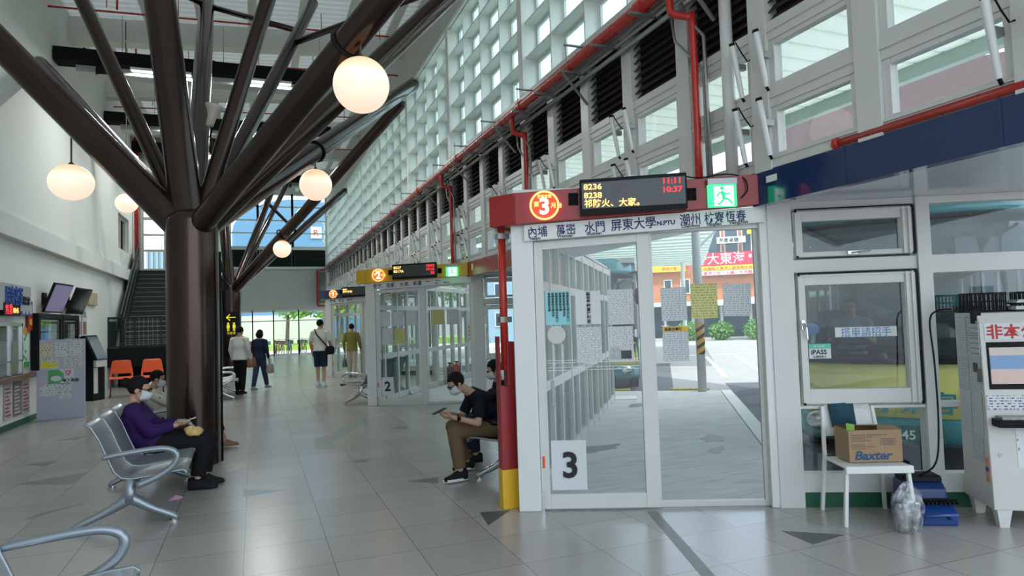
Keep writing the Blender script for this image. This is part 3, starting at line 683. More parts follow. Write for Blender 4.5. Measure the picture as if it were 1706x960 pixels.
# red and yellow guarded riser at the inner post of door three
e = thing('riser_pipe', 'red riser pipe with red and yellow guard left of door three', 'pipe', (2.065, 5.60, 0))
mb = MB(); mb.tube([(.0, 0, 1.2), (.0, 0, 2.45)], .035, 14); mb.build('pipe', M_redpipe, e, smooth=True)
mb = MB(); mb.box(-.075, .075, -.05, .05, .34, 1.06); mb.box(.0, .075, -.05, .05, 1.06, 1.45); mb.box(-.075, -.06, -.05, .05, 1.06, 1.5); mb.build('guard', mat('guard_red', (.28, .012, .015), .35), e, bevel=.008)
mb = MB(); mb.box(-.078, .078, -.053, .053, 0, .34); mb.build('guard_foot', M_yellow, e, bevel=.006)
for z in (1.62, 2.36): mb = MB(); mb.box(-.045, .06, -.042, .042, z, z+.05); mb.build('clamp', M_grey, e)
# stainless round posts
for i, y in enumerate((4.75, 13.6, 21.9)):
    mb = MB(); mb.tube([(3.93, y, 2.8), (3.93, y, 4.8)], .055, 14); tag(mb.build('steel_downpipe', M_chrome if False else M_frame, smooth=True), 'pale round steel post on the window wall, %s from the near end' % ORD[i], 'pipe', 'round steel posts')
# window actuators
act = thing('window_actuator', '', 'actuator', (0, 0, 0), 0, 'chain window actuators')
mb = MB(); mb.tube([(-.10, 0, .20), (-.02, 0, -.24)], [.026, .02], 10); mb.build('tube', M_white, act, smooth='auto')
mb = MB(); mb.tube([(-.10, 0, .20), (-.107, 0, .225)], .024, 10); mb.build('end_cap', M_black, act); mb = MB(); mb.tube([(-.02, 0, -.24), (.0, 0, -.27)], .012, 8); mb.build('end_cap', M_black, act)
mb = MB(); mb.box(-.07, .02, -.02, .02, -.0, .05); mb.build('mounting_bracket', M_grey, act)
mb = MB(); mb.tube([(-.107, 0, .22), (-.10, .04, .22), (-.05, .05, .13), (-.0, .06, .06), (.0, .09, .06)], .006, 6); mb.build('cable', M_black, act, smooth=True)
first = True; rown = ('lower', 'upper')
for i in range(14):
    y = 2.32+i*2*PZ
    for r, z in enumerate((3.14, 3.70)):
        for s in (-1, 1):
            o = act if first else copy_tree(act); first = False
            o.location = (3.92, y+s*.145, z); o.scale = (1, -s, 1)
            o['label'] = 'white window actuator, %s row, %s side of the %s actuator post from the near end' % (rown[r], 'near' if s < 0 else 'far', ORD[i])
LAMP_W = 36
# ------------------------------------------------------------------ branching steel trees
def lerp(a, b, t): return Vector(a)+(Vector(b)-Vector(a))*t
def steel_tree(loc, label, branches, braces, r0=.30):
    N = Vector((0, 0, 3.0)); e = thing('steel_tree', label, 'column', loc, 0, 'steel trees')
    mb = MB(); mb.tube([(0, 0, 0), (0, 0, 2.98)], r0, 40); mb.sphere((0, 0, 2.98), r0, 40, 12, (1, 1, .55)); mb.build('trunk', M_bronze, e, smooth='auto')
    L = Vector(loc); br = []
    for q, r in branches:
        E = Vector(q)-L; d = (E-N).normalized()
        side = Vector((d.x, d.y, 0)); side = side.normalized()*min(.16, .3*side.length+.02) if side.length > .01 else Vector((0, 0, 0))
        s = N+side*.6-Vector((0, 0, .12))+d*.02; br.append((s, E, r))
        mb = MB(); mb.tube([s, E], r, 26); mb.sphere(s, r, 24, 12); mb.build('branch', M_bronze, e, smooth='auto')
    for a, ta, b, tb in braces:
        mb = MB(); mb.tube([lerp(br[a][0], br[a][1], ta), lerp(br[b][0], br[b][1], tb)], .06, 14); mb.build('brace', M_bronze, e, smooth=True)
    return e
def ext(N, P, t): return tuple(Vector(N)+(Vector(P)-Vector(N))*t)
T1 = (-.71, 9.2, 0); N1 = (-.71, 9.2, 3.0)
b1 = ext(N1, (-2.186, 9.812, 4.575), 2.21); b8 = ext(N1, (.96, 6.618, 4.606), 2.8)
steel_tree(T1, 'near bronze steel tree on a thick round trunk behind the seated women',
    [(b1, .185), ((-3.32, 12.91, 8.9), .10), ((-1.45, 10.2, 8.9), .195), ((-3.98, 15.79, 7.07), .165), ((-.89, 16.0, 8.9), .155), ((.92, 10.45, 8.9), .105), ((1.33, 15.39, 8.9), .115), (b8, .147), ((3.98, 11.12, 8.12), .16), ((3.98, 17.02, 7.86), .165)],
    [(1, .86, 4, .97), (4, .97, 6, .80), (6, .72, 8, .9), (5, .8, 2, .8)])
T2 = (-.71, 24.4, 0)
steel_tree(T2, 'far bronze steel tree by the walking couple',
    [((3.98, 18.49, 7.86), .165), ((1.44, 27.37, 8.9), .11), ((1.95, 30.06, 8.9), .10), ((-1.3, 26.2, 8.9), .17), ((-2.69, 22.57, 8.9), .10), ((-3.98, 29.5, 6.6), .13), ((-3.98, 20.5, 7.0), .14), ((3.98, 31.5, 7.8), .15)],
    [(1, .55, 7, .5), (1, .8, 3, .8)])
mb = MB(); mb.tube([(-.39, 9.08, .02), (-.39, 9.08, 2.6)], .014, 8); mb.tube([(-.34, 9.12, 1.25), (-.34, 9.12, 2.9)], .01, 8); tag(mb.build('conduit', M_blackm, smooth=True), 'thin black conduit running down the near steel trunk', 'pipe')
e = thing('wall_box', 'small white electrical box fixed to the far steel trunk', 'box', (-1.06, 24.1, 3.05))
mb = MB(); mb.box(-.09, .09, -.08, .05, 0, .42); mb.build('body', M_white, e, bevel=.01)
mb = MB(); mb.box(-.05, .05, -.085, -.08, .05, .2); mb.build('grille', M_grey, e)
# restroom sign on the far trunk
e = thing('toilet_sign', 'black sign with yellow arrow and figures on the far trunk', 'sign', (-.72, 24.07, 1.42))
mb = MB(); mb.box(-.26, .26, 0, .012, 0, .75); mb.build('panel', M_black, e)
my = mat('sign_yellow', (.85, .75, .02), .5, emit=(.8, .7, .02), estr=.25)
mb = MB(); mb.bar((-.14, -.004, .57), (.14, -.004, .57), .03, .004, (0, 1, 0)); mb.bar((-.14, -.004, .57), (-.03, -.004, .67), .03, .004, (0, 1, 0)); mb.bar((-.14, -.004, .57), (-.03, -.004, .47), .03, .004, (0, 1, 0)); mb.build('arrow', my, e)
mb = MB()
for x in (-.09, .09):
    mb.sphere((x, -.003, .37), .035, 12, 8, (1, .15, 1)); mb.bar((x, -.003, .33), (x, -.003, .22), .09, .004, (0, 1, 0)); mb.bar((x-.02, -.003, .22), (x-.02, -.003, .12), .025, .004, (0, 1, 0)); mb.bar((x+.02, -.003, .22), (x+.02, -.003, .12), .025, .004, (0, 1, 0))
mb.build('figures', my, e); text('化妝室', .09, my, e, (-.13, -.003, .02))

# ------------------------------------------------------------------ globe lamps
def globe(c, d, top, label, clamp=None, flat=1.):
    e = thing('globe_lamp', label, 'lamp', c, 0, 'opal globe lamps')
    mb = MB(); mb.sphere((0, 0, 0), d/2, 40, 24, (1, 1, flat)); mb.build('globe', M_globe, e, smooth=True)
    h = top-c[2]
    mb = MB(); mb.tube([(0, 0, d/2*flat-.01), (0, 0, d/2*flat+.03)], [.05, .02], 14); mb.tube([(0, 0, d/2*flat), (0, 0, h)], .011, 8); mb.build('rod', mat('rod_brown', (.10, .07, .05), .4, .5), e, smooth='auto')
    if clamp:
        a, dr, r = clamp; dv = Vector(dr).normalized(); q = Vector((0, 0, 1)).rotation_difference(dv).to_matrix()
        mb = MB(); mb.torus((0, 0, 0), r+.012, .022, 'z', 30, 8)
        bmesh.ops.rotate(mb.bm, matrix=q, verts=mb.bm.verts); bmesh.ops.translate(mb.bm, vec=Vector(a)-Vector(c), verts=mb.bm.verts)
        mb.build('clamp', M_black, e, smooth=True)
        mb = MB(); mb.box(-.04, .04, -.03, .03, h-.02, h+.06); mb.build('bracket', M_frame, e)
globe((1.006, 6.545, 3.977), .54, 4.47, 'largest opal globe lamp clamped under the near right branch', ((.893, 6.72, 4.43), (1.67, -2.58, 1.606), .147))
globe((-2.16, 9.95, 3.57), .52, 4.28, 'opal globe lamp on a rod before the left wall', None, .88)
globe((-2.80, 18.09, 4.69), .50, 9.1, 'opal globe lamp near the window high on the left wall', None, .92)
globe((1.03, 12.05, 4.09), .55, 4.68, 'opal globe lamp in the middle, under the long right branch', ((1.03, 12.10, 4.69), (4.69, 7.82, 4.86), .165))
globe((.85, 22.4, 4.09), .55, 4.5, 'smallest opal globe lamp on the far steel tree', ((.85, 22.36, 4.55), (4.69, -5.91, 4.86), .165))

# ------------------------------------------------------------------ ducts, sprinkler runs, speakers
for i, (y, z, x1, l) in enumerate(((17.0, 7.57, 2.2, 'nearest'), (22.3, 7.75, 2.4, 'second'), (27.0, 8.1, 2.6, 'third'), (32.0, 8.2, 2.6, 'farthest'))):
    e = thing('air_duct', '%s black air duct crossing under the roof' % l, 'duct', (0, y, z), 0, 'black air ducts')
    mb = MB(); mb.box(-3.98, x1, -.22, .22, 0, .29); 
    for x in (-3.4, -2.1, -.8, .5, 1.8): mb.box(x-.02, x+.02, -.235, .235, -.012, .305)
    mb.build('duct', M_blackm, e)
    mb = MB(); mb.box(-3.6, x1-.3, -.02, .40, -.16, -.015); mb.build('underside', mat('duct_grey', (.42, .44, .42), .45, .3), e)
    for x in (-1.9, .3):
        mb = MB(); mb.box(x-.62, x+.62, -.19, -.05, -.07, -.012); mb.build('lamp_housing', M_white, e); mb = MB(); mb.box(x-.6, x+.6, -.16, -.08, -.085, -.07); mb.build('lamp_tube', mat('tube_light', (.9, .95, .95), .4, emit=(.92, 1, .98), estr=2.2), e)
        la = bpy.data.lights.new('strip_light', 'AREA'); la.shape = 'RECTANGLE'; la.size = 1.2; la.size_y = .12; la.energy = LAMP_W; la.color = (.95, 1, .96); lo = bpy.data.objects.new('strip_light', la); COL.objects.link(lo); lo.parent = e; lo.location = (x, -.12, -.10)
    for x in (-3.05, 1.5):
        mb = MB(); mb.tube([(x, -.08, 0), (x, -.08, -.26)], .16, 20); mb.build('outlet', M_black, e, smooth='auto')
        mb = MB(); mb.tube([(x, -.08, -.255), (x, -.08, -.27)], .175, 20); mb.build('outlet_ring', M_grey, e, smooth='auto')
    mb = MB()
    for x in (-2.7, -.6, 1.6): mb.tube([(x, .0, .29), (x, .0, 1.2)], .008, 6)
    mb.build('hanger', M_grey, e)
for i, (y, z) in enumerate(((16.4, 8.55), (18.9, 8.5), (23.5, 8.6), (28.0, 8.6))):
    mb = MB(); mb.tube([(-3.98, y, z), (3.95, y, z+.25)], .022, 8)
    for x in (-2.9, -1.5, .2, 1.6, 3.0): mb.tube([(x, y, z+.12), (x, y, z+.6)], .01, 6)
    mb.tube([(-2.7, y, z+.1), (-2.7, y, z+.45)], .022, 8)
    tag(mb.build('sprinkler_pipe', M_redpipe, smooth=True), 'thin red sprinkler pipe across the roof, %s from the near end' % ORD[i], 'pipe', 'red sprinkler pipes under the roof')
for i, (p, l) in enumerate((((-.50, 9.9, 4.55), 'beige horn loudspeaker in the middle of the near tree branches'), ((1.1, 15.0, 6.6), 'beige horn loudspeaker higher up among the branches'))):
    e = thing('horn_speaker', l, 'speaker', p, 0, 'horn loudspeakers')
    mb = MB(); mb.lathe([(.03, -.16), (.05, -.14), (.06, 0), (.09, .08), (.13, .14), (.125, .145), (.05, 0.02)], seg=20); bmesh.ops.rotate(mb.bm, matrix=Matrix.Rotation(.25, 3, 'Y'), verts=mb.bm.verts); mb.build('horn', mat('beige_plastic', (.62, .56, .46), .5), e, smooth=True)
    mb = MB(); mb.tube([(0, 0, -.16), (-.03, .0, -.3), (.08, .1, -.35)], .015, 8); mb.build('bracket', M_black, e)
mb = MB(); mb.tube([(-3.88, 27.05, 3.8), (-3.88, 27.05, 9)], .07, 12); tag(mb.build('red_riser', M_redpipe, smooth=True), 'tall dark red pipe in the corner beside the stair door', 'pipe')
mb = MB()
for i in range(5): mb.tube([(3.5+.09*i, 39.8, 2.9), (3.5+.09*i, 39.8, 4.7)], .035, 8)
tag(mb.build('conduit_bundle', M_grey, smooth=True), 'row of grey conduits down the far right corner', 'pipe')
mb = MB(); mb.tube([(3.38, 39.75, 2.75), (3.38, 39.75, 4.75), (3.72, 39.6, 4.78)], .06, 10); mb.tube([(3.38, 39.75, 2.75), (3.9, 39.7, 2.72)], .05, 10); tag(mb.build('red_riser', M_redpipe, smooth=True), 'dark red pipe framing the grey conduits in the far corner', 'pipe')

# ------------------------------------------------------------------ staircase
e = thing('staircase', 'dark green steel staircase climbing to the glazed door', 'stairs', (-3.1, 23.0, 0))
mb = MB(); mb.box(-.9, 1.35, -.5, .62, .62, 1.13); mb.box(-.93, 1.38, -.53, -.5, .60, 1.16); mb.build('landing', M_black, e)
SX0, SX1 = -.68, .62; NS = 16; TR, RI = .219, .166
mb = MB()
for i in range(NS):
    y = .6+TR*i; z = 1.13+RI*(i+1); mb.box(SX0, SX1, y, y+TR+.02, z-.05, z); mb.box(SX0, SX1, y, y+.015, z-RI, z-.05)
mb.box(SX0-.1, SX1+.25, .6+TR*NS, 4.3, 3.73, 3.786)
mb.build('treads', mat('tread_dark', (.045, .05, .05), .6, spec=.2), e)
mb = MB()
for i in range(NS):
    y = .6+TR*i; z = 1.13+RI*(i+1); mb.box(SX0+.02, SX1-.02, y-.006, y+.02, z-.012, z+.004)
mb.build('nosing', mat('nosing', (.22, .24, .24), .4, .5), e)
for x in (SX0-.05, SX1+.05):
    mb = MB(); mb.bar((x, .5, 1.08), (x, 4.1, 3.82), .05, .3); mb.build('stringer', M_darkgreen, e)
for x in (SX0-.05, SX1+.05):
    mb = MB(); mb.tube([(x, .55, 1.15), (x, .55, 2.15), (x, 4.1, 4.80), (x, 4.1, 3.80)], .025, 8); mb.bar((x, .6, 1.70), (x, 4.05, 4.30), .012, .70); mb.tube([(x+.03, .7, 1.98), (x+.03, 4.05, 4.52)], .018, 8)
    mb.build('handrail', M_darkgreen, e)
mb = MB()
for x in (-.88, -.2, .5, 1.33): mb.box(x-.02, x+.02, -.46, -.42, 1.13, 2.03)
mb.tube([(-.92, -.44, 2.05), (1.36, -.44, 2.05)], .025, 8); mb.tube([(-.88, -.44, 1.70), (1.33, -.44, 1.70)], .015, 8); mb.box(-.88, 1.33, -.45, -.43, 1.17, 1.2)
mb.tube([(-.88, -.44, 2.05), (-.88, .6, 2.05)], .022, 8); mb.box(-.90, -.86, -.4, .6, 1.2, 1.95)
mb.build('railing', M_darkgreen, e)
mb = MB()
for i in range(10): mb.tube([(-.45+.12*i, -.44, 1.2), (-.45+.12*i, -.44, 2.03)], .006, 6)
for i in range(6): mb.tube([(-.45, -.44, 1.25+.13*i), (.63, -.44, 1.25+.13*i)], .006, 6)
mb.build('mesh_panel', M_grey, e)
mb = MB(); mb.box(-.7, 1.2, -.1, .1, .0, .62); mb.box(-.7, 1.2, .4, .6, 0, .62); mb.build('plinth', M_blackm, e)

# ------------------------------------------------------------------ ticket office wall, left
mb = MB(); mb.box(-.0, .12, 0, 2.56, .84, .93); c = mb.build('ticket_counter', mat('counter_wood', (.16, .045, .03), .25, coat=.4), loc=(-3.99, 12.65, 0), bevel=.01); tag(c, 'dark red-brown ticket counter along the left wall', 'counter')
e = thing('ticket_window', 'glazed ticket window above the brown counter', 'window', (-3.98, 12.6, 0))
mb = MB(); mb.box(0, .05, 0, .05, .93, 1.85); mb.box(0, .05, 1.96, 2.02, .93, 1.85); mb.box(0, .05, 0, 2.02, 1.80, 1.86); mb.box(0, .05, 0, 2.0, 1.17, 1.2); mb.box(0, .05, 1.35, 1.38, .93, 1.8); mb.build('frame', M_chrome, e)
mb = MB(); mb.box(.02, .026, .05, 1.96, .95, 1.8); mb.build('pane', M_glass, e)
mb = MB(); mb.box(-.01, .01, .05, 1.96, .95, 1.8); mb.build('blind', mat('blind', (.30, .29, .27), .6, noise=.4, scale=5), e)
mb = MB(); mb.box(0, .02, 0, .52, 1.03, 1.78); e = mb.build('route_poster', mat('poster_pale', (.62, .72, .66), .6), loc=(-3.99, 14.62, 0)); tag(e, 'pale poster with green blobs beside the ticket window', 'poster')
mb = MB()
for i in range(9): mb.sphere((.021, .1+.35*random.random(), 1.15+.5*random.random()), .05, 10, 6, (.06, 1, .7))
mb.box(.02, .024, .2, .5, 1.04, 1.14); mb.build('green_shapes', mat('poster_green', (.04, .30, .12), .6), e)
mb = MB(); mb.box(.02, .024, .0, .52, 1.66, 1.78); mb.build('orange_heading', mat('poster_orange', (.7, .25, .05), .6), e)
e = thing('shop_sign', 'signboard with blue raised letters above the ticket window', 'sign', (-3.98, 13.0, 2.05))
mb = MB(); mb.box(0, .06, 0, 2.05, .02, .48); mb.build('board', mat('sign_silver', (.50, .52, .54), .35, .3), e)
text('屏東客運', .36, mat('letter_blue', (.03, .10, .42), .3), e, (.062, .62, .14), (pi/2, 0, pi/2), ext=.02, sx=.62)
text('購票處', .17, M_ink, e, (.063, 1.5, .15), (pi/2, 0, pi/2), ext=.01, sx=.9)
e = thing('led_fare_sign', 'small red LED sign below the blue letters', 'display', (-3.97, 13.55, 1.98))
mb = MB(); mb.box(0, .06, 0, .85, 0, .22); mb.build('casing', M_black, e)
text('售票', .19, M_ledr, e, (.062, .06, .04), (pi/2, 0, pi/2)); text('08:45', .13, M_ledy, e, (.062, .46, .05), (pi/2, 0, pi/2))
e = thing('blue_notice_board', 'blue board with white panels beside the red LED sign', 'sign', (-3.97, 14.5, 2.0))
mb = MB(); mb.box(0, .04, 0, .68, 0, .22); mb.build('board', mat('board_blue', (.04, .10, .35), .4), e)
mb = MB()
for i in range(3): mb.box(.04, .045, .10+.2*i, .21+.2*i, .03, .19)
mb.build('panels', M_plainp, e)
mb = MB(); mb.box(0, .03, 0, .22, -.10, .45); e = mb.build('paper_lantern_sign', M_redpipe, loc=(-3.97, 15.0, 1.82)); tag(e, 'narrow red and gold hanging couplet by the fridges', 'sign')
mb = MB(); mb.box(.03, .034, .03, .19, .0, .12); mb.box(.03, .034, .03, .19, .2, .32); mb.build('gold_panels', M_yellow, e)
for i, (y0, y1, m, l) in enumerate(((13.83, 14.2, (.55, .44, .46), 'pinkish poster under the counter'), (14.31, 14.7, (.22, .18, .18), 'dark busy poster under the counter'), (14.78, 15.18, (.52, .42, .42), 'pale red poster under the counter, farthest'))):
    mb = MB(); mb.box(0, .008, 0, y1-y0, 0, .62); o = mb.build('poster', mat('poster_%d' % i, m, .6, noise=.7, scale=14), loc=(-3.99, y0, .20)); tag(o, l, 'poster', 'posters under the counter')
    mb = MB()
    for j in range(8): mb.box(.008, .010, .04, (y1-y0)-.04-.06*(j % 3), .05+.065*j, .075+.065*j)
    mb.build('printing', mat('poster_ink%d' % (i % 2), (.25, .05, .08) if i % 2 == 0 else (.65, .6, .6), .6), o)
def fridge(y0, y1, label):
    e = thing('display_fridge', label, 'cabinet', (-3.98, y0, .95), 0, 'black glass-front cabinets'); w = y1-y0
    mb = MB(); mb.box(0, .13, 0, .12, 0, 1.10); mb.box(0, .13, w-.12, w, 0, 1.10); mb.box(0, .13, .12, w-.12, 1.0, 1.10); mb.box(0, .13, .12, w-.12, 0, .10); mb.box(0, .03, .08, w-.08, .1, 1.0); mb.build('body', M_black, e, bevel=.008)
    mb = MB(); mb.box(.11, .116, .08, w-.08, .1, 1.0); mb.build('glass', M_glass, e)
    mb = MB(); mb.box(.035, .10, .12, w-.12, .55, .57); mb.box(.035, .08, .12, w-.12, .95, .98); mb.build('shelf', M_white, e)
    mb = MB(); mb.box(.035, .09, .2, .55, .12, .5); mb.box(.035, .09, .8, w-.25, .58, .9); mb.build('stock', mat('stock', (.45, .47, .42), .5, noise=.8, scale=9), e)
fridge(15.28, 16.95, 'nearer black glass-front cabinet behind the notice board'); fridge(17.02, 18.45, 'farther black glass-front cabinet on the left wall')
def tv(y, label, scr):
    e = thing('television', label, 'screen', (-3.72, y, 2.36), 0, 'wall televisions')
    R = Euler((.36, 0, pi/2-.12)).to_matrix()
    def rot(mb): bmesh.ops.rotate(mb.bm, matrix=R, verts=mb.bm.verts); return mb
    mb = MB(); mb.box(-.46, .46, .0, .05, -.31, .31); rot(mb).build('casing', M_black, e, bevel=.008)
    mb = MB(); mb.box(-.43, .43, -.004, 0, -.28, .28); rot(mb).build('display', scr, e)
    mb = MB(); mb.tube([(-.25, 0, 0), (-.03, 0, .02)], .03, 8); mb.box(-.275, -.24, -.12, .12, -.12, .12); mb.build('wall_mount', M_black, e)
tv(16.15, 'tilted television with a lit dark screen above the cabinets', mat('tv_on', (.03, .03, .06), .06, noise=.8, scale=3, emit=(.10, .08, .16), estr=.5)); tv(17.95, 'tilted television with a black screen, farther one', mat('tv_off', (.01, .011, .012), .10))
mb = MB(); mb.box(0, .05, 0, .95, 0, .32); tag(mb.build('wall_panel', mat('cardboard_pale', (.42, .33, .22), .8), loc=(-3.99, 19.95, 2.36)), 'small brown panel on the left wall near the stairs', 'panel')
for y, h, l in ((18.75, .84, 'tall narrow poster past the cabinets'), (19.35, .72, 'narrow poster with a red sketch beside the kiosk')):
    mb = MB(); mb.box(0, .01, 0, .5, 0, h); o = mb.build('poster', M_paper2, loc=(-3.985, y, 1.52)); tag(o, l, 'poster')
    mb = MB(); mb.box(.01, .013, .08, .42, .08, .4); mb.build('picture', mat('poster_pic', (.25, .12, .10), .6, noise=.9, scale=12), o)
    text('公告', .16, M_ink, o, (.013, .06, h-.2), (pi/2, 0, pi/2))
# kiosk
e = thing('ticket_kiosk', 'black and white ticket kiosk behind the notice board', 'kiosk', (-3.5, 18.6, 0), 1.15)
mb = MB(); mb.box(-.22, .22, -.02, .3, .04, 1.02); mb.extrude([(-.10, .98), (.3, .98), (.3, 1.55), (.18, 1.58)], -.22, .22); mb.build('body', M_black, e, bevel=.012)
mb = MB(); mb.box(-.30, .30, -.1, .36, 0, .04); mb.build('base', M_chrome, e)
mb = MB(); mb.box(-.19, .19, -.09, -.02, .82, .98); mb.box(-.19, -.05, -.03, -.02, .2, .8); mb.build('tray', M_frame, e)
mb = MB(); mb.extrude([(-.115, 1.02), (-.105, 1.0), (.145, 1.52), (.135, 1.54)], -.18, .18); mb.build('touchscreen', mat('kiosk_screen', (.06, .08, .10), .1, emit=(.2, .3, .4), estr=.08), e)
# notice board
e = thing('notice_board', 'lavender free-standing notice board with papers', 'board', (-3.5, 15.3, 0))
mb = MB(); mb.box(-.40, .40, 0, .045, 0, 1.53); mb.build('panel', mat('lavender', (.50, .50, .60), .6, noise=.03), e, bevel=.004)
mb = MB(); mb.box(-.40, .40, .045, .30, 0, .03); mb.build('foot', M_grey, e)
for j, (x0, z0, x1, z1, m) in enumerate(((-3.85, 1.2, -3.64, 1.47, (.70, .60, .42)), (-3.60, 1.2, -3.39, 1.48, (.68, .69, .70)), (-3.36, 1.19, -3.14, 1.5, (.66, .68, .69)), (-3.83, .97, -3.54, 1.16, (.66, .66, .45)), (-3.46, .97, -3.14, 1.19, (.60, .60, .58)), (-3.71, .67, -3.29, .96, (.70, .72, .70)), (-3.85, .45, -3.55, .66, (.68, .69, .70)), (-3.53, .38, -3.33, .68, (.64, .65, .64)))):
    mb = MB(); mb.box(x0+3.5, x1+3.5, -.003, 0, z0, z1); mb.build('pinned_paper', printed_mat('pin_%d' % j, m, (.2, .2, .2), 2.5, 22, .45, j*3.), e)
mb = MB(); mb.box(-.33, -.06, -.005, -.003, 1.0, 1.06); mb.sphere((-.26, -.004, 1.09), .045, 14, 8, (1, .08, 1)); mb.build('yellow_print', mat('print_yellow', (.75, .66, .03), .6), e)
mb = MB(); mb.lathe([(.13, 0), (.13, .003)], seg=28); bmesh.ops.rotate(mb.bm, matrix=Matrix.Rotation(pi/2, 3, 'X'), verts=mb.bm.verts); bmesh.ops.translate(mb.bm, vec=(-.08, -.003, .815), verts=mb.bm.verts); mb.box(-.21, -.02, -.005, -.003, .68, .95); mb.build('green_print', mat('print_green', (.10, .42, .14), .6), e)
mb = MB(); mb.sphere((-.08, -.006, .78), .09, 20, 10, (1, .03, .6)); mb.build('white_oval', M_plainp, e)
mb = MB(); mb.torus((.12, -.005, .885), .035, .012, 'y', 20, 6); mb.build('pink_print', mat('print_pink', (.75, .12, .35), .6), e)
text('電子票證', .07, M_ink, e, (.02, -.0055, .71), bold=.001)
# ------------------------------------------------------------------ floor inlays and markings
def flat(name, poly, m, label, cat='floor marking', grp=None, z=.0):
    mb = MB(); mb.prism(poly, z, z+.0012); return tag(mb.build(name, m), label, cat, grp)
M_tri = mat('tri_dark', (.085, .09, .085), .4); M_tri2 = mat('tri_grey', (.17, .175, .17), .4)
for poly, m, l in (([(1.78, 5.58), (2.04, 5.52), (1.73, 5.20)], M_tri, 'dark triangle inlay before the red and yellow post'), ([(3.66, 4.07), (3.99, 3.80), (3.64, 3.74)], M_tri, 'dark triangle inlay before the white chair'),
    ([(-2.5, 9.0), (-1.86, 9.30), (-1.9, 8.66)], M_tri2, 'largest grey triangle inlay behind the near bench'), ([(-1.92, 7.25), (-1.55, 7.66), (-1.85, 7.45)], M_tri2, 'grey sliver inlay left of the near bench feet'),
    ([(-2.72, 10.28), (-2.40, 10.36), (-2.48, 10.0)], M_tri2, 'small grey triangle inlay toward the counter'), ([(-2.9, 12.3), (-2.45, 12.6), (-2.6, 12.2)], M_tri2, 'small grey triangle inlay near the notice board'),
    ([(1.45, 7.0), (1.80, 7.05), (1.72, 6.75)], M_tri2, 'grey triangle inlay under the phone user'), ([(1.95, 10.6), (2.22, 10.7), (2.2, 10.4)], M_tri2, 'tiny grey triangle inlay past the green arrow'), ([(1.0, 8.35), (1.3, 8.4), (1.2, 8.2)], M_tri2, 'thin grey triangle inlay between arrow and bench')):
    flat('floor_inlay', poly, m, l, 'inlay', 'triangle inlays in the floor')
M_garrow = mat('tape_green', (.235, .29, .235), .4)
flat('floor_arrow', [(.72, 9.35), (1.0, 9.3), (1.02, 9.85), (1.86, 11.9), (1.70, 12.05), (.98, 10.35), (.80, 10.35)], M_garrow, 'worn pale green arrow tape on the floor')
M_btape = mat('tape_blue', (.19, .28, .34), .4)
flat('floor_tape', [(-.14, 7.48), (.25, 7.25), (-.12, 7.15)], M_btape, 'faded blue tape triangle on the middle floor', grp='faded blue tape marks'); flat('floor_tape', [(-.35, 8.6), (-.1, 8.55), (-.3, 8.45)], M_btape, 'faded blue tape patch beside the seated woman', grp='faded blue tape marks')
flat('floor_seam', [(3.05, 4.96), (3.13, 4.93), (2.55, 3.2), (2.47, 3.23)], M_tri2, 'grey tape strip running from the door foot toward the viewer')
mb = MB(); mb._add([(0, 0, .003), (.09, .03, .004), (.12, .09, .006), (.05, .10, .035), (-.01, .06, .004), (0, 0, .001), (.09, .03, .001), (.12, .09, .001), (.05, .10, .001), (-.01, .06, .001)], [(0, 1, 3), (1, 2, 3), (0, 3, 4), (5, 6, 8), (6, 7, 8), (5, 8, 9)])
tag(mb.build('tissue', mat('tissue_pink', (.70, .36, .50), .8), loc=(-.79, 7.32, 0)), 'crumpled pink tissue on the floor by the near bench', 'tissue')

# ------------------------------------------------------------------ benches
def perf_mat(name, base):
    m = mat(name, base, .34, .75, noise=.08, scale=20); t = m.node_tree; p = t.nodes['Principled BSDF']
    tc = t.nodes.new('ShaderNodeTexCoord'); v = t.nodes.new('ShaderNodeTexVoronoi'); v.inputs['Scale'].default_value = 90; v.inputs['Randomness'].default_value = .0
    t.links.new(tc.outputs['Object'], v.inputs['Vector'])
    lt = t.nodes.new('ShaderNodeMath'); lt.operation = 'LESS_THAN'; lt.inputs[1].default_value = .22; t.links.new(v.outputs['Distance'], lt.inputs[0])
    sub = t.nodes.new('ShaderNodeMath'); sub.operation = 'SUBTRACT'; sub.inputs[0].default_value = 1; t.links.new(lt.outputs[0], sub.inputs[1]); t.links.new(sub.outputs[0], p.inputs['Alpha'])
    return m
M_perf = perf_mat('perforated_steel', (.55, .57, .59)); M_perfd = perf_mat('perforated_dark', (.05, .055, .06))
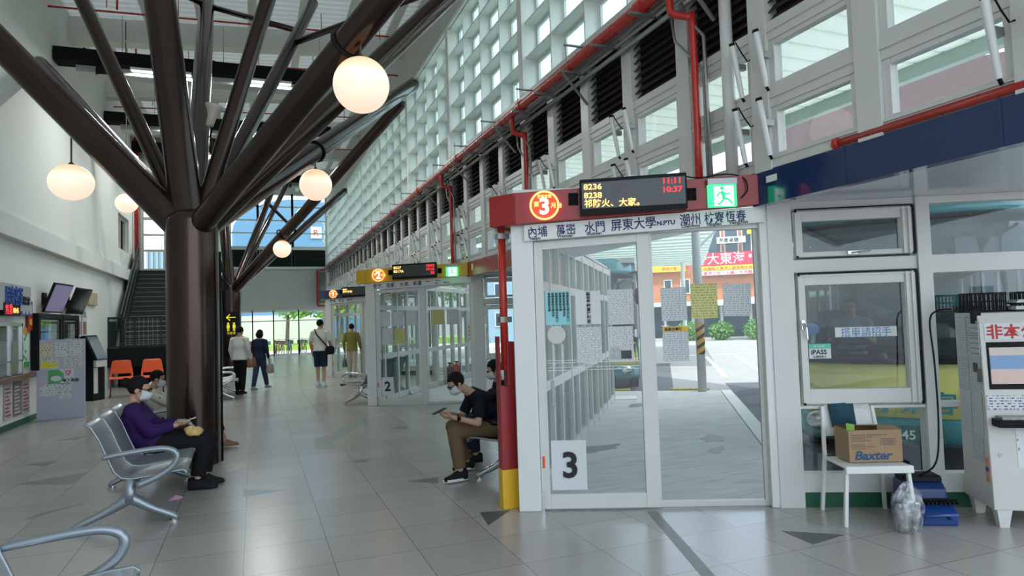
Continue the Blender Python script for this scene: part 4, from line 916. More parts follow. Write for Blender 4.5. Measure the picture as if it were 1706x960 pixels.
def bench(loc, rz, nseat, label, seat_m=None, leg_m=None, arm_ends=(True, True), mids=False, w=.60):
    seat_m = seat_m or M_perf; leg_m = leg_m or M_benchleg
    e = thing('waiting_bench', label, 'bench', loc, rz, 'metal waiting benches')
    prof = [(.52, .385), (.525, .41), (.50, .43), (.40, .425), (.25, .405), (.10, .395), (.03, .41), (-.02, .46), (-.07, .58), (-.13, .74), (-.19, .85), (-.225, .88), (-.235, .87)]
    for i in range(nseat):
        a, b = i*w+.012, (i+1)*w-.012; mb = MB(); th = .012; rows = []
        for x in (a, a+.02, b-.02, b):
            rows.append([(x, y, z+(.012 if x in (a, b) else 0)) for y, z in prof])
        for off in (0, -th):
            vs = [p for r in rows for p in r]; nP = len(prof)
            f = [(r*nP+j, (r+1)*nP+j, (r+1)*nP+j+1, r*nP+j+1) for r in range(3) for j in range(nP-1)]
            mb._add([(x, y+(off*.5 if z > .5 else 0), z+(off if z < .5 else 0)) for x, y, z in vs], f)
        mb.build('seat', seat_m, e, smooth=True)
        for x in (a, b):
            mb = MB(); mb.tube([(x, y, z+.004) for y, z in prof], .011, 6); mb.build('seat_edge', leg_m if leg_m is not M_chrome else M_grey, e, smooth=True)
    W = nseat*w
    mb = MB(); mb.box(.04, W-.04, .05, .13, .31, .37); mb.build('beam', leg_m, e, bevel=.006)
    for x in ((.05, W-.05) if nseat < 4 else (.05, W/2, W-.05)):
        mb = MB(); mb.tube([(x, .09, .40), (x, .09, .28), (x, .09, .21)], [.05, .045, .06], 12)
        for s, yf in ((1, .42), (-1, -.30)):
            mb.tube([(x, .09, .235), (x, .09+s*.06, .20), (x, (.09+yf)/2, .13), (x, yf, .045), (x, yf+s*.005, .02)], [.05, .045, .034, .028, .026], 12, fine=4)
        mb.build('leg', leg_m, e, smooth=True)
        mb = MB()
        for yf in (.42, -.30): mb.tube([(x, yf, 0), (x, yf, .012)], .036, 14); mb.tube([(x, yf, .012), (x, yf, .03)], .014, 8)
        mb.build('foot', M_chrome, e)
    xs = ([-.02] if arm_ends[0] else [])+([W+.02] if arm_ends[1] else [])+([w*i for i in range(1, nseat)] if mids else [])
    for x in xs:
        mb = MB(); mb.tube([(x, -.10, .60), (x, .0, .615), (x, .22, .635), (x, .36, .635), (x, .44, .60), (x, .455, .54), (x, .41, .47), (x, .30, .40), (x, .15, .345)], [.018, .022, .024, .025, .026, .026, .026, .027, .03], 14, fine=4)
        mb.build('armrest', leg_m, e, smooth=True)
    return e
bench((-1.13, 8.32, 0), -pi/2+.02, 3, 'grey perforated steel bench with the woman in purple', arm_ends=(True, True))
bench((-1.10, 4.02, 0), -pi/2, 3, 'steel bench cut off by the lower left corner of the photo')
bench((-1.22, 11.4, 0), -pi/2, 3, 'steel bench behind the near trunk with the dotted-blouse woman')
bench((-.90, 18.6, 0), -pi/2, 3, 'steel bench half hidden behind the near trunk', leg_m=M_chrome)
# benches against the return walls, facing the hall
bench((2.47, 6.45, 0), RANG, 3, 'chrome-legged dark bench under the phone user', M_perfd, M_chrome, arm_ends=(False, True))
bench((2.05, 13.95, 0), RANG, 3, 'chrome-legged bench left of door two', mat('seat_blue_steel', (.20, .26, .30), .3, .8), M_chrome)
# ------------------------------------------------------------------ red-orange chairs under the landing
def orange_chair(p, rz, label):
    e = thing('plastic_chair', label, 'chair', p, rz, 'orange chairs below the stair landing')
    mb = MB(); mb.loft([[(x, y, z+.02*abs(x)*4*abs(x)) for x, y, z in ((-.24, yy, zz), (-.12, yy, zz), (.12, yy, zz), (.24, yy, zz), (.24, yy, zz-.018), (.12, yy, zz-.018), (-.12, yy, zz-.018), (-.24, yy, zz-.018))] for yy, zz in ((-.22, .43), (-.16, .455), (.0, .45), (.16, .44), (.20, .45))])
    mb.build('seat', M_orange, e, smooth='auto')
    mb = MB(); mb.hexa([(-.235, .20, .52), (.235, .20, .52), (.235, .225, .52), (-.235, .225, .52)], [(-.19, .285, .80), (.19, .285, .80), (.19, .31, .80), (-.19, .31, .80)])
    mb.hexa([(-.19, .285, .80), (.19, .285, .80), (.19, .31, .80), (-.19, .31, .80)], [(-.15, .30, .825), (.15, .30, .825), (.15, .315, .825), (-.15, .315, .825)]); mb.hexa([(-.235, .19, .44), (-.19, .19, .44), (-.19, .21, .44), (-.235, .21, .44)], [(-.235, .20, .53), (-.19, .20, .53), (-.19, .225, .53), (-.235, .225, .53)]); mb.hexa([(.19, .19, .44), (.235, .19, .44), (.235, .21, .44), (.19, .21, .44)], [(.19, .20, .53), (.235, .20, .53), (.235, .225, .53), (.19, .225, .53)])
    mb.build('backrest', M_orange, e, bevel=.01)
    for sx in (-1, 1):
        for y0, y1 in ((-.16, -.21), (.15, .24)):
            mb = MB(); mb.tube([(sx*.2, y0, .44), (sx*.225, y1, 0)], .012, 8); mb.build('leg', mat('leg_redbrown', (.22, .03, .02), .4, .3), e, smooth=True)
    return e
for x, l in ((-3.15, 'leftmost orange chair below the landing'), (-2.45, 'middle orange chair, behind the dotted-blouse woman'), (-1.80, 'orange chair half hidden by the near steel trunk')): orange_chair((x, 19.45, 0), .15, l).scale = (1.1, 1.1, 1.1)

# ------------------------------------------------------------------ white chair with the carton
cx, cy, crz = 4.47, 4.02, -.42
e = thing('white_chair', 'white metal chair with a carton on its seat under the window', 'chair', (cx, cy, 0), crz)
M_cw = mat('chair_white', (.72, .72, .68), .35)
for nm_, pts in (('leg', [(-.26, -.22, 0), (-.225, -.20, .43)]), ('leg', [(.26, -.22, 0), (.225, -.20, .43)])):
    mb = MB(); mb.bar(*pts, .032, .028); mb.build(nm_, M_cw, e, bevel=.005)
for s in (-1, 1):
    mb = MB(); mb.bar((s*.25, .24, 0), (s*.225, .20, .45), .032, .028); mb.bar((s*.225, .20, .45), (s*.20, .27, .84), .032, .028); mb.build('leg', M_cw, e, bevel=.005)
mb = MB(); mb.hexa([(-.25, -.24, .435), (.25, -.24, .435), (.23, .21, .42), (-.23, .21, .42)], [(-.25, -.24, .455), (.25, -.24, .455), (.23, .21, .44), (-.23, .21, .44)]); mb.hexa([(-.25, -.255, .40), (.25, -.255, .40), (.25, -.24, .40), (-.25, -.24, .40)], [(-.25, -.25, .455), (.25, -.25, .455), (.25, -.235, .455), (-.25, -.235, .455)]); mb.build('seat', M_cw, e, bevel=.008)
mb = MB(); R = []
for z, w_ in ((.60, .20), (.64, .215), (.80, .205), (.85, .18), (.865, .13)):
    y = .20+(z-.45)*.18; R.append([(-w_, y, z), (-w_*.5, y+.02, z), (w_*.5, y+.02, z), (w_, y, z), (w_, y+.012, z), (w_*.5, y+.032, z), (-w_*.5, y+.032, z), (-w_, y+.012, z)])
mb.loft(R); mb.build('backrest', M_cw, e, bevel=.004)
e = thing('cloth', 'dark teal cloth draped over the white chair back', 'cloth', (cx, cy, 0), crz)
mb = MB(); mb.hexa([(-.14, .222, .68), (.06, .238, .67), (.06, .248, .67), (-.14, .232, .68)], [(-.15, .245, .86), (.05, .265, .87), (.05, .315, .87), (-.15, .295, .86)]); mb.hexa([(-.12, .295, .72), (.04, .31, .70), (.04, .318, .70), (-.12, .303, .72)], [(-.15, .290, .86), (.05, .31, .87), (.05, .318, .87), (-.15, .298, .86)])
bmesh.ops.subdivide_edges(mb.bm, edges=mb.bm.edges, cuts=3); 
for v in mb.bm.verts: v.co.y += .004*sin(v.co.x*60)
mb.build('cloth_folds', mat('cloth_teal', (.02, .075, .11), .85), e, smooth=True)
# carton
e = thing('carton', 'brown cardboard carton with blue lettering on the white chair', 'box', (cx+.05, cy+.005, .456), crz)
M_card = mat('cardboard', (.34, .22, .125), .8, noise=.1, scale=8); M_cardin = mat('cardboard_in', (.25, .16, .09), .85)
mb = MB(); a, b, h = .20, .13, .245
mb.box(-a, a, -b, -b+.006, 0, h); mb.box(-a, a, b-.006, b, 0, h); mb.box(-a, -a+.006, -b+.006, b-.006, 0, h); mb.box(a-.006, a, -b+.006, b-.006, 0, h); mb.box(-a+.006, a-.006, -b+.006, b-.006, 0, .006)
mb.build('body', M_card, e)
mb = MB(); mb.hexa([(-a+.01, b-.008, h), (a-.01, b-.008, h), (a-.01, b-.004, h), (-a+.01, b-.004, h)], [(-a+.03, -.0, h+.02), (a-.05, -.02, h+.012), (a-.05, -.02, h+.016), (-a+.03, .0, h+.024)]); mb.hexa([(.02, -b, h-.004), (a, -b, h-.004), (a, -b+.004, h), (.02, -b+.004, h)], [(.06, -b+.09, h+.018), (a-.02, -b+.08, h+.02), (a-.02, -b+.08, h+.024), (.06, -b+.09, h+.022)]); mb.build('flap', M_cardin, e)
M_bx = mat('carton_blue', (.02, .07, .16), .6); M_bx2 = mat('carton_print', (.16, .11, .085), .7)
text('Baxter', .092, M_bx, e, (-.165, -b-.001, .02), (pi/2, 0, 0), bold=.0028, sx=1.12, shear=.22)
mb = MB()
for z, x0, x1 in ((.205, -.18, .09), (.19, -.18, -.02), (.175, -.18, -.06), (.16, -.18, -.03), (.13, -.18, -.08), (.115, -.18, .0), (.10, -.18, -.06)): mb.box(x0, x1, -b-.001, -b, z, z+.006)
for i in range(5): mb.box(.04, .16-.02*(i % 2), -b-.001, -b, .13+.011*i, .136+.011*i)
mb.build('small_print', M_bx2, e)
mb = MB()
for x in (-.07, .05): mb.box(x, x+.003, -b-.0012, -b, .06, h)
mb.build('crease', mat('crease', (.46, .33, .2), .8), e)
mb = MB(); mb.hexa([(-.195, -.10, .14), (-.14, -.115, .14), (-.14, -.112, .14), (-.195, -.097, .14)], [(-.205, -.11, .30), (-.15, -.125, .29), (-.15, -.122, .29), (-.205, -.107, .30)]); o = mb.build('green_leaflet', mat('leaflet_green', (.22, .48, .06), .6), loc=(cx+.05, cy+.005, .456), rot=crz); tag(o, 'bright green leaflet sticking out of the carton', 'leaflet')

# ------------------------------------------------------------------ plastic bag with steel cups
bagp = (4.47, 3.66, 0)
for i, (dx, dy, tl, l) in enumerate(((-.055, .0, -.10, 'left brushed steel tumbler inside the plastic bag'), (.065, .01, .16, 'right steel tumbler inside the plastic bag, leaning'))):
    e = thing('steel_tumbler', l, 'cup', (bagp[0]+dx, bagp[1]+dy, 0.003), .3, 'steel tumblers in the bag'); e.rotation_euler = (0, tl*.5, .3)
    mb = MB(); mb.lathe([(.034, 0), (.037, .004), (.040, .09), (.043, .095), (.0445, .10), (.052, .185), (.053, .188), (.050, .188), (.040, .1), (.034, .01)], seg=28); mb.build('cup', M_chrome, e, smooth='auto')
def bag_mat():
    m = bpy.data.materials.new('thin_plastic'); m.use_nodes = True; t = m.node_tree; t.nodes.clear()
    o = t.nodes.new('ShaderNodeOutputMaterial'); a = t.nodes.new('ShaderNodeBsdfTransparent'); d = t.nodes.new('ShaderNodeBsdfPrincipled'); d.inputs['Base Color'].default_value = (.9, .92, .93, 1); d.inputs['Roughness'].default_value = .15
    mx = t.nodes.new('ShaderNodeMixShader'); nz = t.nodes.new('ShaderNodeTexNoise'); nz.inputs['Scale'].default_value = 14; mr = t.nodes.new('ShaderNodeMapRange'); mr.inputs[1].default_value = .42; mr.inputs[2].default_value = .75; mr.inputs[3].default_value = .05; mr.inputs[4].default_value = .5
    tc = t.nodes.new('ShaderNodeTexCoord'); t.links.new(tc.outputs['Object'], nz.inputs['Vector']); t.links.new(nz.outputs['Fac'], mr.inputs[0]); t.links.new(mr.outputs[0], mx.inputs[0])
    t.links.new(a.outputs[0], mx.inputs[1]); t.links.new(d.outputs[0], mx.inputs[2]); t.links.new(mx.outputs[0], o.inputs[0]); return m
mb = MB(); R = []; NS_ = 40
for z, rx, ry in ((.002, .10, .06), (.02, .115, .07), (.10, .135, .08), (.17, .155, .085), (.21, .165, .08), (.25, .15, .07), (.29, .11, .05), (.32, .06, .035), (.345, .03, .025), (.355, .03, .02)):
    R.append([((rx*(1+.10*sin(11*th+z*30)*min(1, z*6)))*cos(th), (ry*(1+.12*sin(9*th+2+z*25)*min(1, z*6)))*sin(th), z+.006*sin(7*th)*(z > .1)) for th in [2*pi*k/NS_ for k in range(NS_)]])
mb.loft(R); mb.tube([(-.03, 0, .35), (-.05, .02, .33), (-.09, .0, .27), (-.05, -.03, .33)], [.012, .01, .008, .01], 8)
o = mb.build('plastic_bag', bag_mat(), loc=bagp, rot=.35, smooth=True); o.scale = (1.15, 1.1, 1); tag(o, 'clear crinkled plastic bag holding two steel tumblers on the floor', 'bag')
# ------------------------------------------------------------------ blue cooler-like tool case
M_bl = mat('case_blue', (.012, .05, .22), .3, coat=.3)
e = thing('blue_tool_case', 'dark blue plastic case with black lid behind the plastic bag', 'case', (4.83, 3.83, 0), -.5)
mb = MB(); mb.extrude([(-.20, 0), (.16, 0), (.17, .10), (.15, .16), (-.10, .16), (-.21, .09)], -.17, .17); mb.build('lower_tray', M_bl, e, bevel=.012)
mb = MB(); mb.extrude([(-.09, .16), (.15, .16), (.14, .29), (-.02, .29), (-.08, .24)], -.15, .15); mb.build('body', mat('case_navy', (.01, .03, .12), .35), e, bevel=.015)
mb = MB(); mb.extrude([(-.05, .29), (.14, .29), (.13, .335), (-.03, .335)], -.14, .14); mb.build('lid', M_black, e, bevel=.012)
mb = MB()
for i in range(12): mb.box(-.165+.03*i, -.15+.03*i, -.20, -.06, .155, .175)
mb.box(-.18, .20, -.13, -.11, .165, .18); mb.build('grille', M_black, e)
mb = MB(); mb.tube([(-.09, -.215, .05), (-.08, -.25, .085), (.08, -.25, .095), (.10, -.215, .06)], .014, 8); mb.build('handle', M_bl, e, smooth=True)
mb = MB(); mb.tube([(4.80, 3.82, .33), (4.84, 3.70, .45), (4.92, 3.72, .75), (4.955, 3.75, 1.2), (4.97, 3.78, 1.52), (5.0, 3.74, 1.605), (5.06, 3.66, 1.615)], .007, 8, fine=5); tag(mb.build('power_cable', M_black, smooth=True), 'black cable rising from the blue case to the cabinet top', 'cable')

# ------------------------------------------------------------------ white cabinet at the right edge
CR = math.atan2(-.55, .84); C0 = (5.06, 3.43)
e = thing('white_cabinet', 'white steel cabinet with papers on its side, at the right edge', 'cabinet', (*C0, 0), CR)
M_cab = mat('cabinet_white', (.62, .61, .57), .35)
mb = MB(); mb.extrude([(0, .13), (.48, .13), (.48, 1.58), (.10, 1.58), (.06, 1.50)], 0, .62); mb.build('body', M_cab, e, bevel=.006)
for x in (.07, .55):
    for y in (.05, .43): mb = MB(); mb.hexa([(x-.03, y-.03, 0), (x+.03, y-.03, 0), (x+.03, y+.03, 0), (x-.03, y+.03, 0)], [(x-.05, y-.045, .13), (x+.05, y-.045, .13), (x+.05, y+.045, .13), (x-.05, y+.045, .13)]); mb.build('foot', M_cw, e)
mb = MB(); y = lambda z: .06*(z-.13)/1.37
def cf(x0, x1, z0, z1, m, nm_, d=.004):   # plate following the leaning front
    q = MB(); q.hexa([(x0, y(z0)-d, z0), (x1, y(z0)-d, z0), (x1, y(z0), z0), (x0, y(z0), z0)], [(x0, y(z1)-d, z1), (x1, y(z1)-d, z1), (x1, y(z1), z1), (x0, y(z1), z1)]); return q.build(nm_, m, e)
cf(.03, .60, 1.38, 1.50, M_plainp, 'sign_plate')
text('非本公司', .115, M_redink, e, (.04, y(1.40)-.006, 1.395), (pi/2-.04, 0, 0), bold=.002)
cf(.035, .60, 1.01, 1.36, M_black, 'leaflet_slot')
for z0, z1, c in ((1.26, 1.32, (.68, .56, .48)), (1.16, 1.26, (.22, .36, .58)), (1.05, 1.16, (.72, .52, .46))): cf(.05, .60, z0, z1, mat('leaflet_%d' % int(z0*100), c, .5), 'leaflets', .008)
cf(.01, .60, .86, .965, printed_mat('cab_label', (.7, .7, .7), (.15, .15, .25), 3, 50, .5, 2.), 'paper_label')
mb = MB(); mb.box(.03, .60, -.09, .05, .745, .80); mb.build('drawer_tray', M_black, e, bevel=.004)
mb = MB(); mb.box(.06, .5, -.07, .04, .80, .82); mb.build('keys', mat('odds', (.3, .3, .3), .4, .5, noise=.9, scale=40), e)
cf(.18, .60, .44, .74, printed_mat('cab_paper', (.72, .73, .73), (.25, .25, .28), 2, 30, .4, 6.), 'taped_paper', .003)
mb = MB(); mb.tube([(.07, y(.53)-.006, .53), (.07, y(.53)+.01, .53)], .014, 14); mb.build('lock', M_chrome, e)
for i, (a, b, z0, z1, m) in enumerate(((.10, .27, 1.28, 1.55, M_paper2), (.28, .46, 1.26, 1.55, M_paper), (.08, .26, 1.00, 1.26, M_papery if False else M_paper), (.27, .46, .98, 1.24, M_paper2), (.08, .26, .66, .98, M_paper), (.27, .45, .64, .96, M_paper), (.10, .27, .46, .64, M_paper2))):
    q = MB(); q.box(a, b, -.0015, 0, z0, z1); o = q.build('taped_paper', m, e); 
    q = o; o.rotation_euler = (0, 0, pi/2); o.location = (-.004, 0, 0)
for a, b, z0, z1, c in ((.115, .18, 1.13, 1.2, (.10, .10, .10)), (.06, .12, 1.06, 1.16, (.16, .16, .15))):
    q = MB(); q.box(-.009, -.0065, a, b, z0, z1); q.build('photo', mat('cab_photo_%d' % int(a*1000), c, .5, noise=.9, scale=40), e)
q = MB(); q.box(-.005, 0, .03, .085, .32, .50); q.build('orange_sticker', mat('sticker_orange', (.66, .30, .20), .5, noise=.4, scale=25), e)
q = MB(); q.box(-.007, -.005, .035, .085, .40, .43); q.build('blue_sticker', mat('sticker_blue', (.04, .08, .3), .5), e)
q = MB(); q.box(-.012, -.009, .05, .19, 1.26, 1.52); q.build('hanging_note', M_paper2, e); q = MB(); q.box(-.02, .03, .09, .15, 1.50, 1.60); q.build('clip', M_black, e)
def basket(p, label):
    e = thing('letter_basket', label, 'basket', p, CR, 'black wire baskets on the cabinet'); mb = MB(); w_, d_, h = .125, .10, .15
    mb.box(-w_, w_, -d_, d_, 0, .008)
    for z in (0, h/2, h-.012):
        for q in ((-w_, w_, -d_, -d_+.008), (-w_, w_, d_-.008, d_), (-w_, -w_+.008, -d_, d_), (w_-.008, w_, -d_, d_)): mb.box(*q, z, z+.012)
    for i in range(9):
        x = -w_+i*(2*w_-.008)/8
        for yy in (-d_, d_-.006): mb.box(x, x+.010, yy, yy+.006, 0, h)
    for i in range(7):
        yy = -d_+i*(2*d_-.01)/6
        for x in (-w_, w_-.006): mb.box(x, x+.006, yy, yy+.010, 0, h)
    mb.build('basket', M_black, e)
basket((*w2((.13, .30, 0), C0, CR)[:2], 1.585), 'black slotted basket at the left end of the cabinet top')
basket((*w2((.52, .36, 0), C0, CR)[:2], 1.585), 'black slotted basket farther right on the cabinet top')
e = thing('paper_tray', 'flat black tray of white papers on the cabinet top', 'tray', (*w2((.38, .20, 0), C0, CR)[:2], 1.585), CR)
mb = MB(); mb.box(-.10, .18, -.07, .08, 0, .012); mb.box(-.10, .18, .07, .08, .012, .04); mb.hexa([(-.1, -.07, .05), (.18, -.07, .05), (.18, .08, .06), (-.1, .08, .06)], [(-.1, -.07, .06), (.18, -.07, .06), (.18, .08, .07), (-.1, .08, .07)]); mb.build('tray', M_black, e)
mb = MB()
for i in range(4): mb.box(-.09+.004*i, .17-.006*i, -.075, .07, .065+.006*i, .070+.006*i)
mb.box(-.09, .17, -.06, .06, .013, .04); mb.build('papers', M_plainp, e)
mb = MB(); mb.box(-.03, .12, -.05, .05, 0, .22); tag(mb.build('dark_binder', mat('binder', (.07, .035, .02), .5), loc=(*w2((.53, .10, 0), C0, CR)[:2], 1.585), rot=CR), 'dark brown binder standing at the right edge on the cabinet', 'binder')
# ------------------------------------------------------------------ people
def rcone(mb, a, b, ra, rb, cap=True, seg=16):
    a, b = Vector(a), Vector(b); mb.tube([a, b], [ra, rb], seg)
    mb.sphere(a, ra, seg, 10)
    if cap: mb.sphere(b, rb, seg, 10)
def chain(mb, pts, rs, cap=True):
    for i in range(len(pts)-1): rcone(mb, pts[i], pts[i+1], rs[i], rs[i+1], cap or i < len(pts)-2)
def spine_loft(mb, sp, right, n=20, add=0., cap=True):
    rings = []
    for i, (p, w_, d_) in enumerate(sp):
        p = Vector(p); a = Vector(sp[max(i-1, 0)][0]); b = Vector(sp[min(i+1, len(sp)-1)][0]); tg = (b-a).normalized()
        r = (Vector(right)-tg*Vector(right).dot(tg)).normalized(); f = tg.cross(r)
        rings.append([p+r*(w_+add)*cos(2*pi*k/n)+f*(d_+add)*sin(2*pi*k/n) for k in range(n)])
    mb.loft(rings, cap)
def remesh(mb, name, m, parent, vox=.012, smooth=4):
    bmesh.ops.recalc_face_normals(mb.bm, faces=mb.bm.faces)
    me = bpy.data.meshes.new('tmp'); mb.bm.to_mesh(me); mb.bm.free()
    t = bpy.data.objects.new('tmp', me); COL.objects.link(t)
    r = t.modifiers.new('r', 'REMESH'); r.mode = 'VOXEL'; r.voxel_size = vox
    s = t.modifiers.new('s', 'SMOOTH'); s.factor = .5; s.iterations = smooth
    me2 = to_mesh_obj(t, name, m, parent); bpy.data.objects.remove(t); bpy.data.meshes.remove(me)
    me2.materials.clear(); me2.materials.append(m); me2.shade_smooth()
    o = bpy.data.objects.new(name, me2); COL.objects.link(o)
    if parent: o.parent = parent
    return o
def head_frame(fwd, up):
    f = Vector(fwd).normalized(); r = f.cross(Vector(up)).normalized(); u = r.cross(f); return Matrix((r, f, u)).transposed()
def add_head(mb, c, R, s=1.):
    c = Vector(c); L = lambda x, y, z: c+R @ Vector((x*s, y*s, z*s))
    mb.sphere(c+R @ Vector((0, -.01*s, .025*s)), s, 24, 16, (.074, .092, .095), R)
    mb.sphere(L(0, .02, -.035), s, 20, 12, (.060, .068, .078), R)
    mb.sphere(L(0, .045, -.082), s, 14, 10, (.034, .034, .026), R)
    mb.tube([L(0, .085, .012), L(0, .105, -.018), L(0, .09, -.028)], [.007*s, .014*s, .010*s], 10)
    for sx in (-1, 1): mb.sphere(L(sx*.074, -.008, -.008), s, 12, 8, (.011, .020, .032), R)
    mb.sphere(L(0, .083, -.052), s, 12, 8, (.024, .011, .007), R); mb.sphere(L(0, .079, -.064), s, 12, 8, (.020, .011, .007), R)
    for sx in (-1, 1): mb.sphere(L(sx*.03, .076, .014), s, 10, 6, (.017, .010, .006), R)
def add_hand(mb, wrist, d, palm_n, side, curl=.5, s=1.):
    """wrist point, direction to the knuckles d, palm normal, side=+1 thumb toward d x n"""
    w_ = Vector(wrist); d = Vector(d).normalized(); nrm = Vector(palm_n); nrm = (nrm-d*nrm.dot(d)).normalized(); t = d.cross(nrm).normalized()*side
    k = w_+d*.088*s
    mb.loft([[p+t*a*s+nrm*b*s for a, b in ((-.026, -.010), (.0, -.014), (.026, -.010), (.03, 0), (.026, .010), (0, .013), (-.026, .010), (-.03, 0))] for p in (w_-d*.01*s, w_+d*.03*s)] + [[k+t*a*s*1.35+nrm*b*s for a, b in ((-.026, -.009), (.0, -.012), (.026, -.009), (.03, 0), (.026, .009), (0, .010), (-.026, .009), (-.03, 0))]])
    for i, (off, ln) in enumerate(((.031, .070), (.0105, .078), (-.0105, .072), (-.031, .056))):
        p = k+t*off*s-d*.006*s; a = curl*(.5+.12*i); pts = [p]; dd = d
        for q, frac in enumerate((.45, .32, .25)):
            ang = a*(1+q*.5); dd = (d*cos(ang*(q+1)*.75)+nrm*sin(ang*(q+1)*.75)).normalized(); pts.append(pts[-1]+dd*ln*frac*s)
        chain(mb, pts, [.0095*s, .009*s, .0082*s, .007*s])
    p = w_+d*.022*s+t*.026*s; pts = [p, p+(d*.6+t*.75+nrm*.25).normalized()*.036*s]; pts.append(pts[-1]+(d*.85+t*.25+nrm*.45).normalized()*.030*s); pts.append(pts[-1]+(d*.9-t*.05+nrm*.5).normalized()*.022*s)
    chain(mb, pts, [.013*s, .0115*s, .010*s, .008*s])
def shoe(mb, ankle, toe_dir, s=1., ln=.25):
    a = Vector(ankle); f = Vector((toe_dir[0], toe_dir[1], 0)).normalized(); z0 = 0.; fl = Vector(toe_dir).normalized(); r = Vector((f.y, -f.x, 0)); up = r.cross(fl)*-1 if r.cross(fl).z < 0 else r.cross(fl)
    b = a-up*.075*s
    rings = []
    for u, w_, h in ((-.08, .024, .10), (-.062, .040, .118), (.0, .044, .122), (.05, .044, .098), (.10, .048, .070), (.14, .047, .058), (.175, .036, .045), (.192, .014, .026)):
        c = b+fl*u*s*ln/.25
        rings.append([c+r*x*w_*s+up*z*h*s for x, z in ((-1, 0), (-1, .35), (-.75, .8), (0, 1), (.75, .8), (1, .35), (1, 0), (0, 0))])
    mb.loft(rings)
def person(label, J, skin=None, vox=.012, shirt=None, sleeve=1., pants=None, pant_len=1., shoes=None, hair=None, hairlen='short', mask=False, glasses=False, group=None, origin=None, bun=False, s=1., sock=None, collar=None, headscale=1., hands=None, shirt_low=None, wid=1., grip=None, aw=1., sole=None, shoe_s=1.):
    skin = skin or M_skin
    o0 = Vector(origin); V = lambda p: Vector(p)-o0
    e = thing('person', label, 'person', tuple(o0), 0, group)
    pel, chest, neck, head = V(J['pelvis']), V(J['chest']), V(J['neck']), V(J['head'])
    right = Vector(J['right']).normalized(); fwd = J['look']; up = J.get('hup', (0, 0, 1)); R = head_frame(fwd, up); hs = s*headscale
    mid = (pel+chest)/2+Vector(J.get('bend', (0, 0, 0)))
    ax = (chest-pel).normalized()
    tor = [(pel-ax*.10*s, .105*s*wid, .085*s*wid), (pel, .155*s*wid, .115*s*wid), (pel+(mid-pel)*.5, .150*s*wid, .112*s*wid), (mid, .140*s*wid, .105*s*wid), (chest-ax*.06, .160*s*wid, .112*s*wid), (chest+ax*.05*s, .170*s*wid, .100*s), (neck-(neck-chest).normalized()*.05*s, .108*s*wid, .066*s), (neck, .052*s, .052*s)]
    sh = [V(J['shL']), V(J['shR'])]; el = [V(J['elL']), V(J['elR'])]; wr = [V(J['wrL']), V(J['wrR'])]
    hp = [V(J['hipL']), V(J['hipR'])]; kn = [V(J['knL']), V(J['knR'])]; an = [V(J['anL']), V(J['anR'])]
    mb = MB(); spine_loft(mb, tor, right)
    chain(mb, [neck-(head-neck)*.3, head-R @ Vector((0, .02, .05))*hs], [.052*s, .046*s]); add_head(mb, head, R, hs)
    for i in (0, 1):
        chain(mb, [neck+(sh[i]-neck)*.35, sh[i]], [.05*s, .050*s]); chain(mb, [sh[i], el[i], wr[i]], [.047*s, .037*s, .026*s])
        chain(mb, [hp[i], kn[i], an[i]], [.082*s*wid, .055*s, .036*s])
        hd = J['hands'][i] if 'hands' in J else None
        d = hd[0] if hd else (wr[i]-el[i]); nrm = hd[1] if hd else (-right if i else right); cu = hd[2] if hd else .5
        sd = hd[3] if hd and len(hd) > 3 else (1 if i else -1)
        add_hand(mb, wr[i], d, nrm, sd, cu, s)
        toe = J['toes'][i]; f = Vector(toe).normalized(); chain(mb, [an[i]-Vector((0, 0, .03)), an[i]+f*.11*s-Vector((0, 0, .035*s))], [.034*s, .024*s])
    remesh(mb, 'body', skin, e, vox, 3)
    if shirt:
        mb = MB(); A = .017*s
        lo = pel-ax*(.02 if shirt_low is None else shirt_low)*s
        t2 = [(lo, .172*s*wid, .130*s*wid)]+[(p, w_, d_) for p, w_, d_ in tor[2:-1]]+[(neck-(neck-chest).normalized()*.012, .066*s, .06*s)]
        spine_loft(mb, t2, right, add=A)
        for i in (0, 1):
            chain(mb, [neck+(sh[i]-neck)*.35-ax*.02, sh[i]], [.058*s, .066*s*aw])
            if sleeve > 1: chain(mb, [sh[i], el[i], el[i]+(wr[i]-el[i])*(sleeve-1)], [.064*s*aw, .054*s*aw, .040*s*aw], cap=False)
            else: chain(mb, [sh[i], sh[i]+(el[i]-sh[i])*sleeve], [.064*s, .062*s], cap=False)
        remesh(mb, 'top', shirt, e, vox, 3)
    if pants:
        mb = MB(); A = .014*s
        spine_loft(mb, [(pel-ax*.10*s, .11*s*wid, .09*s*wid), (pel, .158*s*wid, .118*s*wid), (pel+ax*.07*s, .155*s*wid, .115*s*wid)], right, add=A)
        for i in (0, 1):
            if pant_len > 1: chain(mb, [hp[i], kn[i], kn[i]+(an[i]-kn[i])*(pant_len-1)], [.098*s*wid, .076*s*aw, .060*s*aw], cap=False)
            else: chain(mb, [hp[i], hp[i]+(kn[i]-hp[i])*pant_len], [.100*s*wid, .088*s], cap=False)
        remesh(mb, 'trousers' if pant_len > 1 else 'shorts', pants, e, vox, 3)
